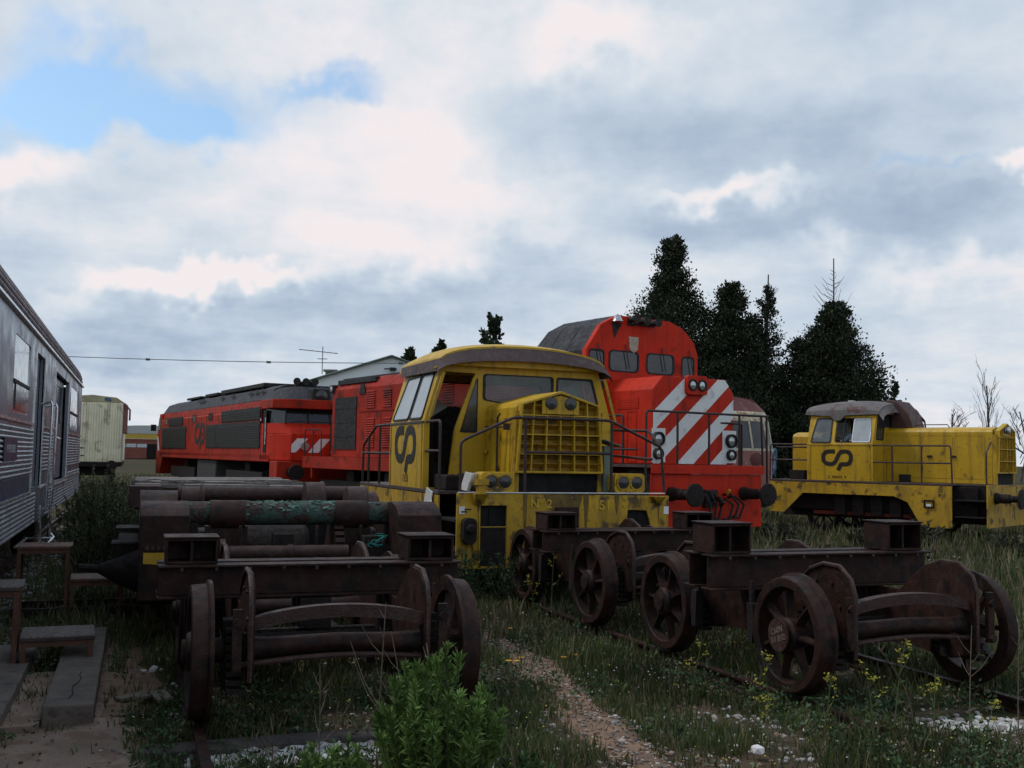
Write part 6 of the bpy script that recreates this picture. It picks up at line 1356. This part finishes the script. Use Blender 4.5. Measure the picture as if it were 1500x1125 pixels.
def shrub(name, label, cat, x, y, h, w, stems, leaves, col, seed, leafL=.06, leafW=.009, group=None, top=.55, z=None):
    random.seed(seed); t = thing(name, label, cat, (x, y, gz(x, y) if z is None else z), 0, group); F = Foliage(); st = B()
    for i in range(stems):
        a = rnd(0, 6.283); r0 = rnd(0, .10)*w; rr = w*.5*math.sqrt(random.random()); H = h*(1-.38*(rr/(w*.5))**2)*rnd(.72, 1.05)
        p0 = Vector((r0*math.cos(a), r0*math.sin(a), 0)); p2 = Vector((rr*math.cos(a), rr*math.sin(a), H)); p1 = Vector((rr*.75*math.cos(a), rr*.75*math.sin(a), H*.45))
        P3 = lambda u: p0*(1-u)**2+p1*2*u*(1-u)+p2*u*u
        st.tube([P3(k/5) for k in range(6)], [.006, .0055, .005, .004, .003, .002], 4); g = rnd(.75, 1.25)
        for k in range(leaves):
            u = 1-top*rnd(0, 1)**1.6; p = P3(u); tan = (P3(min(1, u+.02))-P3(u-.02)).normalized(); d = (tan*rnd(.5, 1.3)+Vector((random.gauss(0, .6), random.gauss(0, .6), random.gauss(0, .35)))).normalized()
            k2 = g*rnd(.75, 1.2)*(.75+.35*u); F.leaf(p, d, leafL*rnd(.6, 1.25), leafW*rnd(.7, 1.3), (col[0]*k2, col[1]*k2, col[2]*k2, 1))
    st.build('stems', mat('weed_stem', (.05, .055, .03), .8), t); o = F.build('leaves', FOL); o.parent = t
    return t
GB = (.105, .175, .042)
shrub('bush', 'bright green feathery bush in the foreground in front of the nearest bogie', 'bush', 1.50, 5.35, .95, .68, 80, 150, GB, 51, .055, .006)
shrub('bush', 'small green feathery bush at the left foot of the large foreground bush', 'bush', .98, 5.45, .56, .38, 26, 100, GB, 52, .05, .006)
shrub('bush', 'low leafy green clump at the right foot of the large foreground bush', 'bush', 1.92, 5.30, .40, .5, 34, 80, (.055, .10, .032), 53, .05, .006)
for k, (x, y, h, w) in enumerate(((4.15, 13.6, .85, .9), (4.65, 13.3, .75, .9), (5.1, 13.15, .6, .8), (3.8, 14.4, .7, .9))):
    shrub('weed_bush', ['dark leafy weed bush at the left corner of the yellow front beam', 'dark leafy weed bush before the stained panel of the front beam', 'low dark weed bush beside the rearmost spoked wheel', 'dark weed bush below the hanging white sheets'][k], 'bush', x, y, h, w, 40, 40, (.055, .085, .040), 54+k, .06, .010, 'weed bushes around the derelict yellow locomotive', top=.8)
for k, (x, y, h, w) in enumerate(((-.55, 17.5, .9, 1.3), (-.75, 21, 1.2, 1.5), (-.5, 25.0, 1.2, 1.6), (-.9, 29.5, 1.5, 1.8), (.2, 24, .8, 1.3))):
    shrub('scrub_bush', ['nearest low scrub bush beside the coach', 'second scrub bush along the coach', 'scrub bush between the coach and the flat wagon', 'tallest scrub bush under the cream wagon', 'low scrub behind the left bogie frame'][k], 'bush', x, y, h, w, 70, 46, (.070, .082, .040), 64+k, .09, .012, 'scrub bushes along the coach', top=.85)
random.seed(77)
for k in range(22):
    x, y = [(10.5+1.1*k+rnd(-.3, .3), 25.5-.85*k+rnd(-.8, .8)), (9+1.25*k, 24.5-.95*k+rnd(-.4, .6))][k % 2]
    if y < 9: continue
    shrub('scrub_tuft', 'grey green tuft of scrub in the grass below the long-bonneted yellow locomotive', 'plant', x, y, rnd(.45, .75), rnd(.9, 1.3), 26, 34, (.050, .052, .030), 80+k, .12, .018, 'scrub tufts below the right yellow locomotive', top=.9)

def stalk(label, x, y, h, seed, yellow=True, lean=.1, group='tall weed stalks with yellow flowers', br=5):
    random.seed(seed); t = thing('weed_stalk' if yellow else 'dry_stalk', label, 'plant', (x, y, gz(x, y)), 0, group); s = B(); fl = Foliage()
    top = Vector((rnd(-lean, lean), rnd(-lean, lean), h)); c = Vector((rnd(-.03, .03), 0, h*.5)); P2 = lambda u: c*2*u*(1-u)+top*u*u
    s.tube([P2(k/6) for k in range(7)], [.005, .005, .004, .004, .003, .003, .002], 5)
    for k in range(br):
        u = rnd(.35, .95); p = P2(u); a = rnd(0, 6.283); L_ = h*(1.1-u)*rnd(.3, .6); q = p+Vector((math.cos(a)*L_*.6, math.sin(a)*L_*.6, L_*.8)); s.tube([p, p.lerp(q, .5)+Vector((0, 0, -.1*L_)), q], [.003, .0025, .0015], 4)
        if yellow:
            for m_ in range(7):
                f_ = p.lerp(q, rnd(.6, 1.05))+Vector((random.gauss(0, .012), random.gauss(0, .012), random.gauss(0, .01)))
                for j in range(3): fl.leaf(f_, Vector((random.gauss(0, 1), random.gauss(0, 1), .8)).normalized(), .014, .006, (.46, .42, .06, 1))
    if yellow:
        for m_ in range(10):
            p = P2(rnd(.05, .6)); fl.leaf(p, Vector((random.gauss(0, 1), random.gauss(0, 1), .6)).normalized(), rnd(.03, .07), .008, (.06, .10, .03, 1))
    s.build('stem', mat('dry_stem', (.16, .12, .085), .8) if not yellow else mat('green_stem', (.09, .11, .04), .8), t)
    if fl.f: o = fl.build('blossoms', FOL); o.parent = t
    return t
ys = [(4.45, 6.9, .55, 'tall yellow-flowered weed left of the numbered wheel hub'), (4.62, 6.45, .45, 'short yellow weed just in front of the numbered wheel'), (4.85, 6.2, .55, 'yellow-flowered weed at the foot of the numbered wheel'),
      (5.05, 6.25, .7, 'branching yellow-flowered weed in front of the leaf springs'), (5.25, 6.1, .5, 'yellow weed right of the numbered wheel'), (4.2, 7.6, .5, 'yellow weed left of the bogie, against the second wheel'), (4.6, 11.6, .85, 'tall branching yellow weed in front of the rearmost left wheel'),
      (4.5, 12.0, .6, 'smaller yellow weed in front of the rearmost left wheel'), (3.65, 12.9, .75, 'thin yellow weed beside the end of the left bogie beam'), (3.5, 12.6, .55, 'short yellow weed at the end of the left bogie beam'), (5.5, 5.9, .35, 'low yellow weed before the right axle'), (4.1, 6.5, .35, 'lowest yellow weed in the grass left of the numbered wheel')]
for k, (x, y, h, lb) in enumerate(ys): stalk(lb, x, y, h, 100+k)
dsx = [(1.30, 5.9, 1.15, 'tall dry branching stalk rising behind the foreground bush'), (1.5, 5.85, .95, 'straight dry stalk right of the tallest one behind the bush'), (1.62, 5.9, .9, 'thin dry stalk in front of the right edge-on wheel'), (1.0, 6.0, .8, 'leaning dry stalk left of the foreground bush'), (.75, 6.1, .55, 'short dry stalk between the near wheels'),
       (5.75, 6.3, .75, 'tall dry stalk in front of the tie rod of the right bogie'), (6.0, 6.1, .8, 'dry branching stalk at the middle of the right axle'), (6.35, 6.1, .7, 'dry stalk before the far right spoked wheel'), (6.6, 5.8, .6, 'dry stalk at the right edge'), (5.5, 6.6, .6, 'thin dry stalk beside the leaf springs')]
for k, (x, y, h, lb) in enumerate(dsx): stalk(lb, x, y, h, 130+k, False, .28, 'dry leafless weed stalks', 6)
def daisy(x, y, lb, k, s=.028):
    random.seed(k); z = gz(x, y); t = thing('yellow_flower', lb, 'flower', (x, y, z), 0, 'orange-yellow daisies in the grass')
    part('stem', MATS['green_stem'], t, lambda b: b.tube([(0, 0, 0), (.005, 0, .06), (0, 0, .10)], .002, 4))
    def pet(b):
        for i in range(9): a = i*.7; b.add([(0, 0, .10), (s*math.cos(a-.3), s*math.sin(a-.3), .108), (s*1.2*math.cos(a), s*1.2*math.sin(a), .106), (s*math.cos(a+.3), s*math.sin(a+.3), .108)], [(0, 1, 2, 3)])
    part('petals', mat('orange_petal', (.75, .38, .01), .6, var=.1), t, pet, smooth=False)
for k, (x, y, lb) in enumerate(((3.27, 9.32, 'yellow daisy beside the path, left one of a close pair'), (3.34, 9.30, 'yellow daisy beside the path, right one of a close pair'), (3.45, 9.5, 'yellow daisy just right of the close pair'), (3.85, 9.4, 'yellow daisy in the grass between the path and the second wheel'), (4.0, 9.5, 'yellow daisy closest to the second wheel'), (3.95, 11.2, 'yellow daisy in the grass below the third wheel'), (1.0, 6.2, 'yellow daisy beside the white rubble in front of the sleeper'))): daisy(x, y, lb, 150+k)
def debris():
    random.seed(9)
    b = B()
    for k in range(3): b.obox((.06+.09*k, 8.9-.12*k, -.10+.02*k), .30, .11, .02, 30+35*k, rnd(-10, 10), rnd(-8, 8))
    tag(b.build('wood_offcuts', mat('pale_offcut', (.20, .16, .12), .8, var=.3, bump=.4)), 'small heap of splintered board offcuts on the earth left of the nearest wheel', 'boards')
    b = B(); c_ = []; stone(b, c_, .20, 9.8, -.08, .055, (1, 1, 1, 1)); stone(b, c_, .12, 9.86, -.10, .035, (1, 1, 1, 1)); stone(b, c_, .27, 9.9, -.10, .03, (1, 1, 1, 1)); tag(b.build('crumpled_wrapper', PLAST, smooth=False), 'crumpled white wrapper on the ground left of the nearest bogie', 'litter')
debris()
random.seed(23)
b = B(); pts = [(-.40+.018*math.sin(k*1.7)+.008*k, 8.35+.14*k) for k in range(8)]
for p, q in zip(pts, pts[1:]): b.obox(((p[0]+q[0])/2, (p[1]+q[1])/2, .024), .006, .15, .003, -math.degrees(math.atan2(q[0]-p[0], q[1]-p[1])))
ck = b.build('crack', VOID); ck.parent = next(o for o in COL.objects if o.name == 'concrete_beam')
